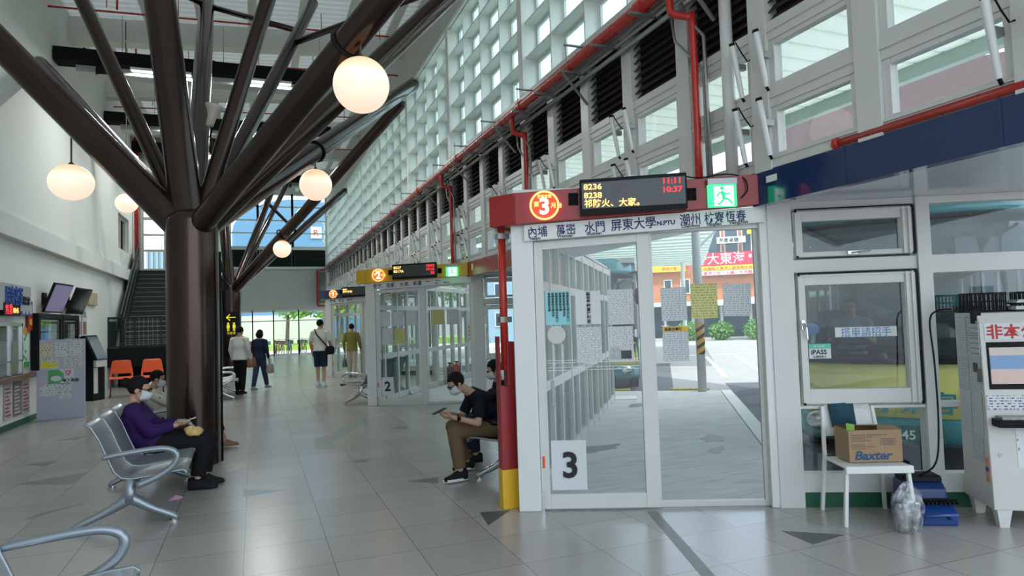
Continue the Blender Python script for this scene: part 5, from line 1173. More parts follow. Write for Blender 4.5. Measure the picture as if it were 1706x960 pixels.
    if shoes:
        for i in (0, 1):
            mb = MB(); shoe(mb, an[i], J['toes'][i], s*shoe_s); q = remesh(mb, 'shoe', shoes, e, max(.008, vox*.8), 2)
            if sole:
                ff = Vector((J['toes'][i][0], J['toes'][i][1], 0)).normalized(); rr_ = Vector((ff.y, -ff.x, 0)); c0 = an[i]-Vector((0, 0, .079*s))
                mb = MB(); ring = [(-.085, .0), (-.07, .034), (.0, .045), (.1, .052), (.16, .044), (.198, .0), (.16, -.044), (.1, -.052), (.0, -.045), (-.07, -.034)]
                mb.loft([[c0+ff*x_*s+rr_*y_*s+Vector((0, 0, z_)) for x_, y_ in ring] for z_ in (0, .026)]); mb.build('sole', sole, e, smooth='auto')
    if sock:
        for i in (0, 1): mb = MB(); mb.tube([an[i]-Vector((0, 0, .02)), an[i]+(kn[i]-an[i])*.14], .046*s, 14); mb.build('sock', sock, e, smooth='auto')
    if hair:
        mb = MB(); c = head
        H = lambda x, y, z: c+R @ Vector((x*hs, y*hs, z*hs))
        vs = mb.sphere(H(0, -.018, .034), hs, 32, 20, (.084, .096, .096), R)
        inv = R.transposed(); low = {'short': -.05, 'bob': -.09, 'tied': -.06}[hairlen]
        for v in vs:
            l = inv @ (v.co-c)/hs
            if l.y > .045 and l.z < .055: v.co = c+R @ Vector((l.x*.78, l.y*.62, l.z))*hs
            elif l.z < low: v.co = c+R @ Vector((l.x*.8, l.y*.8, low))*hs
        if hairlen == 'bob':
            mb.sphere(H(0, -.038, -.025), hs, 24, 14, (.108, .092, .105), R)
        if hairlen == 'short':
            for sx in (-1, 1): mb.sphere(H(sx*.07, .01, .015), hs, 12, 8, (.014, .03, .035), R)
        remesh(mb, 'hair', hair, e, .009, 2)
        if bun: mb = MB(); mb.sphere(H(0, -.125, .045), hs*.046, 18, 12, (1, .9, 1.05)); mb.sphere(H(0, -.10, .04), hs*.03, 12, 8); mb.build('hair_bun', hair, e, smooth=True)
    H = lambda x, y, z: head+R @ Vector((x*hs, y*hs, z*hs))
    if J.get('eyes', True):
        for sx in (-1, 1): mb = MB(); mb.sphere(H(sx*.03, .083, .012), hs*.011, 10, 8); mb.build('eye', M_black, e, smooth=True)
    if mask:
        mb = MB(); rows = []
        for z, yy in ((-.005, .100), (-.02, .122), (-.05, .124), (-.075, .112), (-.10, .085)):
            rows.append([H(.078*sin(a), yy*cos(a)*.96+.0-.012*abs(sin(a)), z+.01*abs(sin(a))) for a in [(-1.15+2.3*k/10) for k in range(11)]])
        nn = 11; vs = [p for r in rows for p in r]
        mb._add(vs, [(r*nn+k, r*nn+k+1, (r+1)*nn+k+1, (r+1)*nn+k) for r in range(4) for k in range(10)])
        mk = mb.build('face_mask', M_mask, e, smooth=True); sd = mk.modifiers.new('t', 'SOLIDIFY'); sd.thickness = .003
        mb = MB()
        for sx in (-1, 1): mb.tube([H(sx*.072, .045, -.015), H(sx*.08, .0, .015), H(sx*.076, -.02, .0), H(sx*.075, .04, -.08)], .0018, 6)
        mb.build('mask_loop', M_mask, e)
    if glasses:
        mb = MB()
        for sx in (-1, 1): mb.torus((0, 0, 0), .024, .003, 'y', 20, 6) if False else None
        for sx in (-1, 1):
            pts = [H(sx*.033+.026*cos(a), .104-abs(sx*.033+.026*cos(a))*.25, .012+.019*sin(a)) for a in [2*pi*k/16 for k in range(17)]]; mb.tube(pts, .0026*hs, 6)
            mb.tube([H(sx*.058, .09, .016), H(sx*.078, .05, .016), H(sx*.079, -.01, .008)], .0028*hs, 6)
        mb.tube([H(-.008, .104, .014), H(.008, .104, .014)], .0025*hs, 6)
        mb.build('glasses', M_black, e)
    return e
def standing(x, y, ang, h, step=.0, arm=((0, 0), (0, 0)), lean=0.):
    """ang: heading (direction faced, measured from +x). step: half stride. arm: (forward, out) offsets of wrists L,R"""
    f = Vector((cos(ang), sin(ang), 0)); r = Vector((sin(ang), -cos(ang), 0)); k = h/1.7; P = lambda fo, ri, z: Vector((x, y, 0))+f*fo*k+r*ri*k+Vector((0, 0, z*k))
    J = dict(pelvis=P(0, 0, .92), chest=P(.02+lean, 0, 1.28), neck=P(.0+lean, 0, 1.45), head=P(.035+lean*1.1, 0, 1.575), right=r, look=f,
             shL=P(.0+lean, -.185, 1.36), shR=P(lean, .185, 1.36), hipL=P(0, -.085, .88), hipR=P(0, .085, .88),
             knL=P(step*.5+.02, -.085, .48), knR=P(-step*.35+.02, .085, .48), anL=P(step, -.085, .085), anR=P(-step, .085, .085+abs(step)*.12), toes=[f, f])
    for sd, nm_ in ((-1, 'L'), (1, 'R')):
        a = arm[0] if sd < 0 else arm[1]; wz = .80+a[0]*.45
        J['el'+nm_] = P(-.03+a[0]*.25+lean, sd*(.23+a[1]*.5), 1.12); J['wr'+nm_] = P(.03+a[0]+lean, sd*(.22+a[1]), wz)
    return J, P, f, r
# ------------------------------------------------------------------ the people in the hall
def dots_mat():
    m = mat('blouse_dotted', (.62, .56, .46), .8); t = m.node_tree; p = t.nodes['Principled BSDF']
    tc = t.nodes.new('ShaderNodeTexCoord'); v = t.nodes.new('ShaderNodeTexVoronoi'); v.inputs['Scale'].default_value = 11; v.inputs['Randomness'].default_value = .5; t.links.new(tc.outputs['Object'], v.inputs['Vector'])
    lt = t.nodes.new('ShaderNodeMath'); lt.operation = 'LESS_THAN'; lt.inputs[1].default_value = .17; t.links.new(v.outputs['Distance'], lt.inputs[0])
    mx = t.nodes.new('ShaderNodeMix'); mx.data_type = 'RGBA'; old = p.inputs['Base Color'].links[0].from_socket; t.links.new(old, mx.inputs[6]); mx.inputs[7].default_value = (.03, .03, .04, 1); t.links.new(lt.outputs[0], mx.inputs[0]); t.links.new(mx.outputs[2], p.inputs['Base Color']); return m
C_purple = mat('cardigan_purple', (.035, .016, .085), .85, spec=.1, noise=.15, scale=20); C_black = mat('cloth_black', (.012, .012, .014), .85, spec=.1, noise=.2, scale=20); C_navy = mat('cloth_navy', (.018, .028, .055), .85, spec=.1, noise=.2, scale=15)
C_white = mat('cloth_white', (.62, .62, .58), .8, noise=.05); C_khaki = mat('trousers_brown', (.155, .10, .06), .85, spec=.1, noise=.12, scale=14); C_olive = mat('jacket_olive', (.20, .17, .03), .8, noise=.1); C_beige = mat('trousers_beige', (.48, .42, .34), .8)
C_shoe = mat('shoe_black', (.008, .008, .009), .6, spec=.2); C_shoew = mat('shoe_white', (.62, .65, .68), .5); C_brown = mat('leather_brown', (.22, .10, .045), .5); C_navytee = mat('tee_navy', (.010, .013, .022), .85, spec=.1)
# woman in purple
Y0 = 7.88
J = dict(pelvis=(-.98, Y0, .50), chest=(-1.155, Y0, .75), neck=(-1.165, Y0, .915), head=(-1.115, Y0, 1.045), right=(0, -1, 0), look=(1, -.02, -.22), hup=(.2, 0, 1), bend=(-.05, 0, -.02),
    shL=(-1.16, Y0+.175, .845), shR=(-1.16, Y0-.175, .845), elL=(-.98, Y0+.19, .64), elR=(-1.0, Y0-.20, .625), wrL=(-.76, Y0+.08, .665), wrR=(-.765, Y0-.11, .665),
    hipL=(-.96, Y0+.085, .49), hipR=(-.96, Y0-.085, .49), knL=(-.47, Y0+.10, .475), knR=(-.50, Y0-.08, .465), anL=(-.52, Y0+.02, .09), anR=(-.575, Y0-.17, .085), toes=[(1, -.05, 0), (1, -.1, 0)],
    hands=[((1, -.35, .05), (0, -.5, 1), .5, 1), ((1, .25, .08), (0, .5, 1), .5, 1)])
person('woman in purple cardigan and black trousers holding a phone on the near bench', J, M_skin, .0085, shirt=C_purple, sleeve=1.86, pants=C_black, pant_len=1.88, shoes=C_shoe, hair=M_hair, hairlen='tied', bun=True, mask=True, glasses=True, origin=(-.98, Y0, 0), s=.96, wid=1.36, aw=1.28, shoe_s=1.1, headscale=1.13)
e = thing('phone', 'white phone in the hands of the woman in purple', 'phone', (-.66, Y0-.03, .705), .1); e.rotation_euler = (0, -.25, .1)
mb = MB(); mb.box(-.075, .075, -.036, .036, -.005, .004); mb.build('case', M_white, e, bevel=.003); mb = MB(); mb.box(-.07, .07, -.032, .032, .004, .005); mb.build('screen', M_black, e)
mb = MB(); R_ = [[(r*cos(a)*(1+.12*sin(5*a)), r*.8*sin(a)*(1+.1*sin(3*a)), z+.01*sin(4*a)) for a in [2*pi*k/18 for k in range(18)]] for r, z in ((.05, 0), (.085, .02), (.09, .05), (.06, .08), (.03, .09))]; mb.loft(R_); tag(mb.build('food_wrapper', mat('wrapper', (.62, .44, .16), .6, noise=.5, scale=18), loc=(-.62, Y0-.10, .555), rot=(.3, .3, 0), smooth=True), 'yellow and white crumpled wrapper on the lap of the woman in purple', 'wrapper')
# woman with the dotted blouse
Y0 = 10.12
J = dict(pelvis=(-1.04, Y0, .49), chest=(-1.26, Y0, .70), neck=(-1.27, Y0, .86), head=(-1.215, Y0, 1.0), right=(0, -1, 0), look=(1, -.05, -.28), hup=(.25, 0, 1), bend=(-.05, 0, 0),
    shL=(-1.26, Y0+.16, .80), shR=(-1.26, Y0-.16, .80), elL=(-1.02, Y0+.2, .64), elR=(-.97, Y0-.20, .62), wrL=(-.82, Y0+.05, .80), wrR=(-.80, Y0-.08, .80),
    hipL=(-.98, Y0+.085, .48), hipR=(-.98, Y0-.085, .48), knL=(-.55, Y0+.12, .47), knR=(-.52, Y0-.02, .45), anL=(-.50, Y0+.14, .10), anR=(-.40, Y0+.02, .10), toes=[(1, 0, 0), (1, 0, 0)],
    hands=[((1, -.3, .7), (.4, -.5, .2), .6, 1), ((1, .3, .7), (.4, .5, .2), .6, 1)])
person('woman in cream dotted blouse and mask looking at a phone beside the trunk', J, M_skin2, .011, shirt=dots_mat(), sleeve=1.75, pants=C_black, pant_len=1.6, shoes=C_brown, hair=M_hair, hairlen='tied', mask=True, origin=(-1.0, Y0, 0), s=.93)
mb = MB(); mb.box(-.006, .006, -.04, .04, -.08, .08); tag(mb.build('phone', C_black, loc=(-.69, Y0-.01, .90), rot=(0, .4, 0), bevel=.003), 'black phone raised by the woman in the dotted blouse', 'phone')
# young man with the phone
px_, py_ = 2.44, 6.93
J = dict(pelvis=(px_, py_, .50), chest=(2.295, 6.94, .745), neck=(2.12, 6.92, .895), head=(1.985, 6.90, .985), right=(.12, 1, 0), look=(-.80, -.02, -.55), hup=(-.5, 0, 1), bend=(.09, 0, .04),
    shL=(2.20, 6.745, .835), shR=(2.22, 7.10, .835), elL=(2.14, 6.66, .585), elR=(2.10, 7.12, .60), wrL=(1.90, 6.745, .655), wrR=(1.91, 6.965, .665),
    hipL=(2.41, 6.84, .48), hipR=(2.43, 7.02, .48), knL=(1.925, 6.80, .505), knR=(2.0, 7.13, .50), anL=(1.955, 6.73, .09), anR=(2.17, 7.18, .09), toes=[(-1, -.12, 0), (-1, -.1, 0)],
    hands=[((-1, .25, .12), (0, .6, .8), .75, -1), ((-1, -.25, .12), (0, -.6, .8), .75, -1)])
yp = person('young man in dark tee and brown trousers bent over a phone', J, M_skin, .0085, shirt=C_navytee, sleeve=.80, pants=C_khaki, pant_len=1.90, shoes=C_shoe, hair=M_hair, mask=True, glasses=True, origin=(px_, py_, 0), s=.97, wid=1.08, aw=1.12, sole=M_white)
mb = MB(); mb.torus((0, 0, 0), .031, .008, 'x', 20, 8); mb.box(-.018, .018, -.042, -.030, -.018, .018); bmesh.ops.translate(mb.bm, vec=(1.945-px_, 6.73-py_, .645), verts=mb.bm.verts); mb.build('wrist_watch', M_black, yp)
mb = MB(); mb.box(-.078, .078, -.037, .037, -.004, .004); tag(mb.build('phone', M_black, loc=(1.78, 6.855, .715), rot=(0, -.35, .1), bevel=.003), 'dark phone held by the bent young man', 'phone')
for k_ in (0, 1):
    mb = MB()
e = thing('backpack', 'black backpack on the back of the bent young man', 'bag', (2.66, 6.95, .555), 0); e.rotation_euler = (0, -.72, .12)
mb = MB(); mb.loft([[(x*w_, y*h_, z) for x, y in ((-1, -.8), (-.8, -1), (.8, -1), (1, -.8), (1, .8), (.8, 1), (-.8, 1), (-1, .8))] for z, w_, h_ in ((.0, .05, .12), (.03, .08, .145), (.2, .085, .15), (.36, .07, .14), (.42, .04, .10))]); mb.build('body', C_black, e, smooth='auto')
mb = MB(); mb.loft([[(.085+x*w_, y*h_, z) for x, y in ((-1, -1), (1, -1), (1, 1), (-1, 1))] for z, w_, h_ in ((.03, .02, .11), (.06, .035, .12), (.18, .03, .12), (.21, .015, .11))]); mb.build('front_pocket', C_black, e, smooth='auto')
mb = MB()
for s_ in (-1, 1): mb.tube([(-.04, s_*.11, .40), (-.16, s_*.14, .45), (-.27, s_*.15, .36), (-.27, s_*.15, .22), (-.12, s_*.15, .05)], .016, 8)
mb.build('shoulder_strap', C_black, e, smooth=True)
# person behind him
ox, oy = 2.76, 7.46
J = dict(pelvis=(ox, oy, .50), chest=(ox-.06, oy, .78), neck=(ox-.10, oy, .94), head=(ox-.15, oy, 1.06), right=(.3, .95, 0), look=(-.9, .2, -.35), hup=(-.3, 0, 1), shL=(ox-.1, oy-.17, .88), shR=(ox-.05, oy+.17, .88), elL=(ox-.14, oy-.2, .63), elR=(ox-.1, oy+.22, .63), wrL=(ox-.34, oy-.06, .66), wrR=(ox-.33, oy+.08, .66),
    hipL=(ox-.02, oy-.08, .48), hipR=(ox, oy+.09, .48), knL=(ox-.43, oy+.02, .49), knR=(ox-.40, oy+.22, .49), anL=(ox-.40, oy, .09), anR=(ox-.38, oy+.24, .09), toes=[(-1, .3, 0), (-1, .3, 0)])
person('dark-haired masked person mostly hidden behind the red guard post', J, M_skin, .012, shirt=C_black, sleeve=.8, pants=C_navy, pant_len=1.9, shoes=C_shoe, hair=M_hair, mask=True, origin=(ox, oy, 0), s=.95)
# walking couple
J, P, f, r = standing(-.35, 17.9, radians(62), 1.68, .05, ((.05, 0), (.10, .0)))
J['look'] = (.62, .78, -.15)
person('man in white long-sleeved shirt and dark trousers walking beside a woman', J, M_skin2, .012, shirt=C_white, sleeve=1.92, pants=C_black, pant_len=1.93, shoes=C_shoe, hair=M_hair, origin=(-.35, 17.9, 0), s=.99, shirt_low=.06)
J, P, f, r = standing(.12, 18.9, radians(55), 1.58, -.2, ((.12, .0), (.05, .02)))
person('woman in dark navy clothes carrying bags beside the man in white', J, M_skin, .012, shirt=C_navy, sleeve=1.75, pants=mat('jeans', (.02, .035, .075), .85), pant_len=1.92, shoes=mat('shoe_grey', (.25, .24, .22), .6), hair=M_hair, hairlen='bob', origin=(.12, 18.9, 0), s=.93, shirt_low=.08)
def handbag(p, rz, m, label, w_=.14, h_=.22):
    e = thing('handbag', label, 'bag', p, rz)
    mb = MB(); mb.loft([[(x*a, y*b, z) for x, y in ((-1, -.7), (-.8, -1), (.8, -1), (1, -.7), (1, .7), (.8, 1), (-.8, 1), (-1, .7))] for z, a, b in ((0, w_*.85, .05), (.02, w_, .06), (h_*.7, w_*.95, .05), (h_, w_*.8, .025))]); mb.build('body', m, e, smooth='auto')
    mb = MB(); mb.tube([(-w_*.5, 0, h_-.01), (-w_*.4, 0, h_+.10), (0, 0, h_+.15), (w_*.4, 0, h_+.10), (w_*.5, 0, h_-.01)], .009, 8); mb.build('strap', m, e, smooth=True)
handbag((-.09, 18.60, .62), .9, C_brown, 'brown leather bag between the walking man and woman', .15, .25); handbag((.37, 18.83, .43), .9, mat('bag_pinkgrey', (.36, .28, .27), .7), 'pale pinkish tote in the hand of the woman in navy', .11, .24)
# youth in shorts
J, P, f, r = standing(1.63, 18.62, radians(64), 1.80, .03, ((.14, .06), (.18, .03)))
J['look'] = (.75, .66, -.05)
person('youth in white tee and navy shorts with a black sling bag', J, M_skin, .012, shirt=C_white, sleeve=.85, pants=C_navy, pant_len=.92, shoes=C_shoew, hair=M_hair, sock=C_white, origin=(1.63, 18.62, 0), s=1.05, shirt_low=.02)
e = thing('sling_bag', 'black sling bag across the back of the youth in shorts', 'bag', (1.63, 18.62, 0), radians(64)-pi/2)
mb = MB(); mb.loft([[(.26+x*a, .02+y*b, z) for x, y in ((-1, -1), (1, -1), (1, 1), (-1, 1))] for z, a, b in ((.86, .05, .12), (.89, .075, .15), (1.04, .07, .14), (1.08, .03, .11))]); mb.build('pouch', C_black, e, smooth='auto')
mb = MB(); mb.tube([(.24, -.10, 1.06), (.12, -.155, 1.22), (-.04, -.145, 1.40), (-.13, -.05, 1.53), (-.12, .06, 1.50), (.0, .17, 1.35), (.16, .17, 1.2), (.25, .1, 1.06)], .017, 8); mb.build('strap', C_black, e, smooth=True)
# elderly person with a stick
J, P, f, r = standing(2.80, 21.25, radians(70), 1.66, .06, ((.05, .03), (.16, .02)))
person('person in olive jacket and beige trousers walking with a stick', J, M_skin2, .012, shirt=C_olive, sleeve=1.85, pants=C_beige, pant_len=1.93, shoes=mat('shoe_grey', (.25, .24, .22), .6), hair=M_hair, origin=(2.80, 21.25, 0), s=.98, shirt_low=.08)
hw = Vector(J['wrR'])
mb = MB(); mb.tube([hw+Vector((.0, .02, -.04)), (hw.x+.03, hw.y-.02, 0)], .012, 10); mb.tube([hw+Vector((-.04, -.07, -.03)), hw+Vector((.0, .02, -.03)), hw+Vector((.03, .09, -.04))], .014, 8); tag(mb.build('walking_stick', mat('stick_wood', (.25, .17, .06), .5), smooth=True), 'brown walking stick of the person in olive', 'stick')
hw = Vector(J['wrL']); handbag((hw.x, hw.y, hw.z-.48), 1.2, mat('bag_grey', (.13, .12, .13), .7), 'grey carrier bag in the left hand of the person in olive', .12, .24)
# ------------------------------------------------------------------ outside: ground, decks, canopies
mb = MB(); mb.box(-60, 110, -60, 140, -.5, -.13); mb.build('ground_road', M_road, kind='structure')
DV = Vector((.553, .833))
def deck(k):
    A, B, E = A_(k), B_(k), We(k+1); oy = PER*k
    mb = MB(); mb.prism([(A[0]+.03, A[1]+.04), (B[0]+.03, B[1]+.04), (4.52, 4.80+oy), (9.2, 11.83+oy), (7.07, 13.19+oy), (E[0]+.05, E[1]+.0)], -.3, -.005); mb.build('ground_platform', M_concrete, kind='structure')
    mb = MB(); p = Vector((4.54, 4.80+oy)); q = Vector((9.22, 11.83+oy)); nn = Vector((.833, -.553))*.20; mb.prism([tuple(p), tuple(p+nn), tuple(q+nn), tuple(q)], -.3, .0); mb.build('ground_kerb', M_line, kind='structure')
    B2 = Vector((B[0], B[1])); u = Vector((cos(WANG), sin(WANG))); v = Vector((-u.y, u.x))
    mb = MB(); mb.prism([tuple(B2+u*.5+v*.1), tuple(B2+u*3.2+v*.1), tuple(B2+u*3.2+v*.55), tuple(B2+u*.5+v*.55)], -.3, .02); mb.build('ground_walkway', M_line, kind='structure')
    p = Vector((4.9, 4.75+oy)); mb = MB(); mb.prism([tuple(p), tuple(p+u*3.3), tuple(p+u*3.3+DV*11), tuple(p+DV*11)], -.13, -.124); mb.build('road_bay', M_asph, kind='structure')
    o = mb = MB(); c = Vector((8.6, 12.9+oy)); e_ = None
    for i, (dx, dy) in enumerate(((-1.1, .55), (.35, -.35))):
        mb = MB(); a = Vector((c.x+dx, c.y+dy)); mb.bar((a.x-.35, a.y+.22, -.06), (a.x+.35, a.y-.22, -.06), .13, .12); tag(mb.build('wheel_stop', mat('stop_yellow', (.6, .42, .05), .7, noise=.9, scale=9), bevel=.02), ('yellow and black wheel stop beyond the platform of bay three', 'second yellow wheel stop beside the pole of bay three')[i] if k == 0 else 'yellow wheel stop beyond a farther platform', 'wheel stop', 'wheel stops')
for k in (0, 1, 2): deck(k)
for i, (x, y, a, l) in enumerate(((13, 14.5, .98, 9), (12.1, 15.2, .98, 9), (16, 24, -.3, 7), (20, 22, -.3, 6), (11, 19, 1.1, 6))):
    mb = MB(); c, s = cos(a), sin(a); mb.prism([(x, y), (x+l*c, y+l*s), (x+l*c-.15*s, y+l*s+.15*c), (x-.15*s, y+.15*c)], -.128, -.124); mb.build('road_marking', M_line, kind='structure')
for k in (0, 1, 2):
    e = thing('canopy_pole', ('grey pole with orange and black hazard stripes at the platform end', 'grey canopy pole at the end of the second platform', 'grey canopy pole at the end of the third platform')[k], 'pole', (8.8, 11.9+PER*k, -.005), 0, 'canopy poles')
    mb = MB(); mb.tube([(0, 0, 0), (0, 0, 5.2)], .09, 20); mb.build('post', mat('pole_grey', (.42, .43, .42), .6), e, smooth='auto')
    mb = MB(); mb.tube([(0, 0, .78), (0, 0, 1.45)], .093, 20); mb.build('hazard_wrap', M_yellow, e, smooth='auto')
    mb = MB()
    for j in range(4):
        z = .78+.18*j
        mb.loft([[(.096*cos(a), .096*sin(a), z+.07+.035*a-.05+dz) for a in [-pi+2*pi*q/20 for q in range(20)]] for dz in (0, .08)], cap=False) if False else None
        R = [[(.0955*cos(a), .0955*sin(a), min(1.45, max(.78, z+dz+.055*(a+pi/2)))) for a in [-pi+pi*q/14 for q in range(15)]] for dz in (0, .075)]
        mb._add(R[0]+R[1], [(q, q+1, 16+q, 15+q) for q in range(14)])
    mb.build('black_stripe', M_black, e)
    mb = MB(); mb.bar((0, 0, 3.0), (2.0, -.6, 4.9), .05, .05); mb.build('strut', M_grey, e)
mb = MB(); x = -2.0; yy = -4.0
while yy < 46:
    mb._add([(4.3, yy, 5.30), (9.2, yy, 5.22), (9.2, yy+.36, 5.22), (4.3, yy+.36, 5.30)], [(0, 1, 2, 3)]); mb._add([(4.3, yy+.36, 5.30), (9.2, yy+.36, 5.22), (9.2, yy+.38, 5.235), (4.3, yy+.38, 5.315)], [(0, 1, 2, 3)]); mb._add([(4.3, yy+.38, 5.315), (9.2, yy+.38, 5.235), (9.2, yy+.42, 5.235), (4.3, yy+.42, 5.315)], [(0, 1, 2, 3)]); yy += .42
bmesh.ops.remove_doubles(mb.bm, verts=mb.bm.verts, dist=.0005)
o = mb.build('canopy_roof', M_canopy, kind='structure'); sd = o.modifiers.new('t', 'SOLIDIFY'); sd.thickness = .02
mb = MB(); mb.box(9.1, 9.25, -4, 46, 5.0, 5.3); mb.build('canopy_beam', mat('beam_green_grey', (.42, .52, .47), .6), kind='structure')
mb = MB(); mb.prism([(13.1, 16.7), (22.0, 29.2), (14.4, 31.7), (8.5, 21.0)], 4.2, 4.3)
for i in range(14):
    a = Vector((13.1, 16.7)).lerp(Vector((22, 29.2)), i/13); b = Vector((8.5, 21)).lerp(Vector((14.4, 31.7)), i/13); mb.bar((a.x, a.y, 4.17), (b.x, b.y, 4.17), .06, .06)
o = mb.build('bus_shelter_roof', M_canopy); e = thing('bus_shelter', 'long white roofed bus shelter across the yard', 'shelter', (15, 24, 0)); o.parent = e; o.location = (-15, -24, 0); o.name = 'roof'
for i, (x, y) in enumerate(((20.2, 28.5), (15.2, 30.0), (8.9, 21.2))): mb = MB(); mb.tube([(x-15, y-24, -.13), (x-15, y-24, 4.2)], .10, 12); mb.build('pole', M_frame, e, smooth='auto')

for i, (x, y, rx, ry, a) in enumerate(((3.95, 7.55, .40, .16, .2), (5.6, 7.4, .28, .14, .9), (5.15, 6.75, .2, .08, .6), (6.6, 10.8, .35, .15, .4))):
    mb = MB(); mb.prism([(x+rx*cos(b)*(1+.25*sin(3*b+i))*cos(a)-ry*sin(b)*(1+.2*sin(5*b))*sin(a), y+rx*cos(b)*(1+.25*sin(3*b+i))*sin(a)+ry*sin(b)*(1+.2*sin(5*b))*cos(a)) for b in [2*pi*q/28 for q in range(28)]], -.005, -.003); mb.build('ground_stain', mat('wet_stain', (.20, .21, .22), .5, noise=.2), kind='structure')
# ------------------------------------------------------------------ buses in the bays
BT = mat('bus_teal', (.03, .21, .24), .25, coat=.4); BY = mat('bus_yellow', (.72, .66, .20), .25, coat=.4); BW = mat('bus_white', (.6, .6, .6), .3); BD = mat('bus_dark', (.025, .03, .04), .4)
def bus(loc, rz, label):
    e = thing('bus', label, 'bus', loc, rz, 'teal and yellow buses in the bays')
    def yx(x): return .55*abs(x/1.25)**4
    NX = 20
    def band(z0, z1, y0, y1, m, nm_, nz=3, bul=0., xm=1.25):
        mb = MB(); rows = []
        for j in range(nz+1):
            t_ = j/nz; z = z0+(z1-z0)*t_; y = y0+(y1-y0)*t_-bul*sin(pi*t_)
            rows.append([(-xm+2*xm*i/NX, y+yx(-xm+2*xm*i/NX), z) for i in range(NX+1)])
        mb._add([p for r in rows for p in r], [(j*(NX+1)+i, j*(NX+1)+i+1, (j+1)*(NX+1)+i+1, (j+1)*(NX+1)+i) for j in range(nz) for i in range(NX)])
        o = mb.build(nm_, m, e, smooth=True); sd = o.modifiers.new('t', 'SOLIDIFY'); sd.thickness = .03; sd.offset = -1; return o
    band(.34, .63, .02, -.02, BT, 'front_bumper', 4, .05); band(.63, 1.20, -.02, .10, BY, 'front_panel', 4, .03); band(2.72, 3.12, .34, .50, BT, 'roof_front', 3, .03)
    g = band(1.20, 2.72, .11, .335, M_glassb, 'windscreen', 6); 
    mb = MB()
    for z, y in ((1.20, .095), (2.72, .32)): mb.tube([(-1.2+2.4*i/16, y+yx(-1.2+2.4*i/16), z) for i in range(17)], .03, 8)
    mb.build('windscreen_seal', M_black, e, smooth=True)
    mb = MB(); q = [(1.28*cos(a), 1.02+.22*sin(a)) for a in [pi*k/20+pi for k in range(21)]]
    mb.tube([(x*.9, .03+yx(x*.9)-.03, z) for x, z in q], .016, 8); mb.build('panel_groove', mat('bus_yellow_dark', (.52, .46, .10), .3), e, smooth=True)
    mb = MB()
    for sx in (-1, 1):
        mb.box(sx*1.25-.02, sx*1.25+.02, .55, 10.5, .30, 1.25); 
    mb.box(-1.25, 1.25, 10.4, 10.5, .3, 3.1); mb.build('lower_side', BT, e)
    mb = MB()
    for sx in (-1, 1):
        mb.box(sx*1.25-.02, sx*1.25+.02, .9, 10.5, 2.35, 3.0)
        for y in (.95, 2.6, 4.4, 6.2, 8.0, 9.8): mb.box(sx*1.25-.02, sx*1.25+.02, y-.06, y+.06, 1.25, 2.35)
    mb.box(-1.25, 1.25, .6, 10.5, 3.0, 3.12); mb.build('upper_body', BW, e)
    mb = MB()
    for sx in (-1, 1): mb.box(sx*1.25-.006, sx*1.25+.006, 1.0, 10.4, 1.25, 2.35)
    mb.build('side_glass', M_glassd, e)
    mb = MB(); mb.box(-1.2, 1.2, .55, 10.4, .55, .62); mb.box(-1.2, 1.2, .45, .85, .62, 1.12); mb.box(-1.0, -.3, .38, .75, 1.12, 1.22); mb.box(-1.22, 1.22, 3.2, 3.25, .6, 1.6)
    for i in range(5):
        for sx in (-.8, .8): mb.box(sx-.4, sx+.4, 3.6+1.2*i, 3.7+1.2*i, .6, 1.75)
    mb.build('interior', BD, e)
    mb = MB(); mb.torus((-.65, .0, 0), .22, .018, 'z', 28, 8); mb.tube([(-.87, 0, 0), (-.43, 0, 0)], .014, 8); mb.tube([(-.65, 0, 0), (-.65, .1, -.35)], .03, 8); bmesh.ops.rotate(mb.bm, matrix=Matrix.Rotation(-.5, 3, 'X'), verts=mb.bm.verts); bmesh.ops.translate(mb.bm, vec=(0, .95, 1.35), verts=mb.bm.verts); mb.build('steering_wheel', M_black, e, smooth=True)
    for sx in (-1, 1):
        mb = MB(); mb.sphere((sx*.92, .16, .55), .14, 18, 10, (1.3, .5, .8)); mb.build('headlight', M_chrome, e, smooth=True)
        mb = MB(); mb.tube([(sx*.12, .02, 1.19), (sx*.55, .06, 1.27), (sx*1.0, .15, 1.24)], .016, 8); mb.build('wiper', M_black, e, smooth=True)
        mb = MB(); mb.tube([(sx*1.15, .6, 2.75), (sx*1.30, .15, 2.75), (sx*1.32, .05, 2.4)], .03, 8); mb.sphere((sx*1.32, .05, 2.2), .1, 14, 10, (1, .6, 2)); mb.build('mirror', M_black, e, smooth=True)
        for y in (2.0, 8.0): mb = MB(); mb.tube([(sx*1.0, y, .37), (sx*1.22, y, .37)], .48, 28); mb.build('wheel', M_blackm, e, smooth='auto')
    mb = MB(); mb.box(-.20, .20, -.10, -.085, .40, .56); mb.build('number_plate', mat('plate_green', (.02, .12, .10), .4), e)
    text('45', .13, M_white, e, (-.18, -.103, .425), bold=.002); text('屏東客運', .24, BT, e, (-.46, -.055, .70), (pi/2-.2, 0, 0), bold=.004, sx=1.1)
    mb = MB(); mb.sphere((-1.02, .34, 1.55), .1, 16, 10, (1, .1, .7)); mb.build('blue_sticker', mat('bus_badge', (.1, .25, .55), .4), e)
    return e
BR = radians(-50); BP = Vector((6.36, 5.0))
bus((BP.x, BP.y, -.13), BR, 'teal and yellow bus facing the window beside the carton chair')
bus((6.9, 13.7, -.13), radians(-32), 'teal bus seen through the window right of door two')
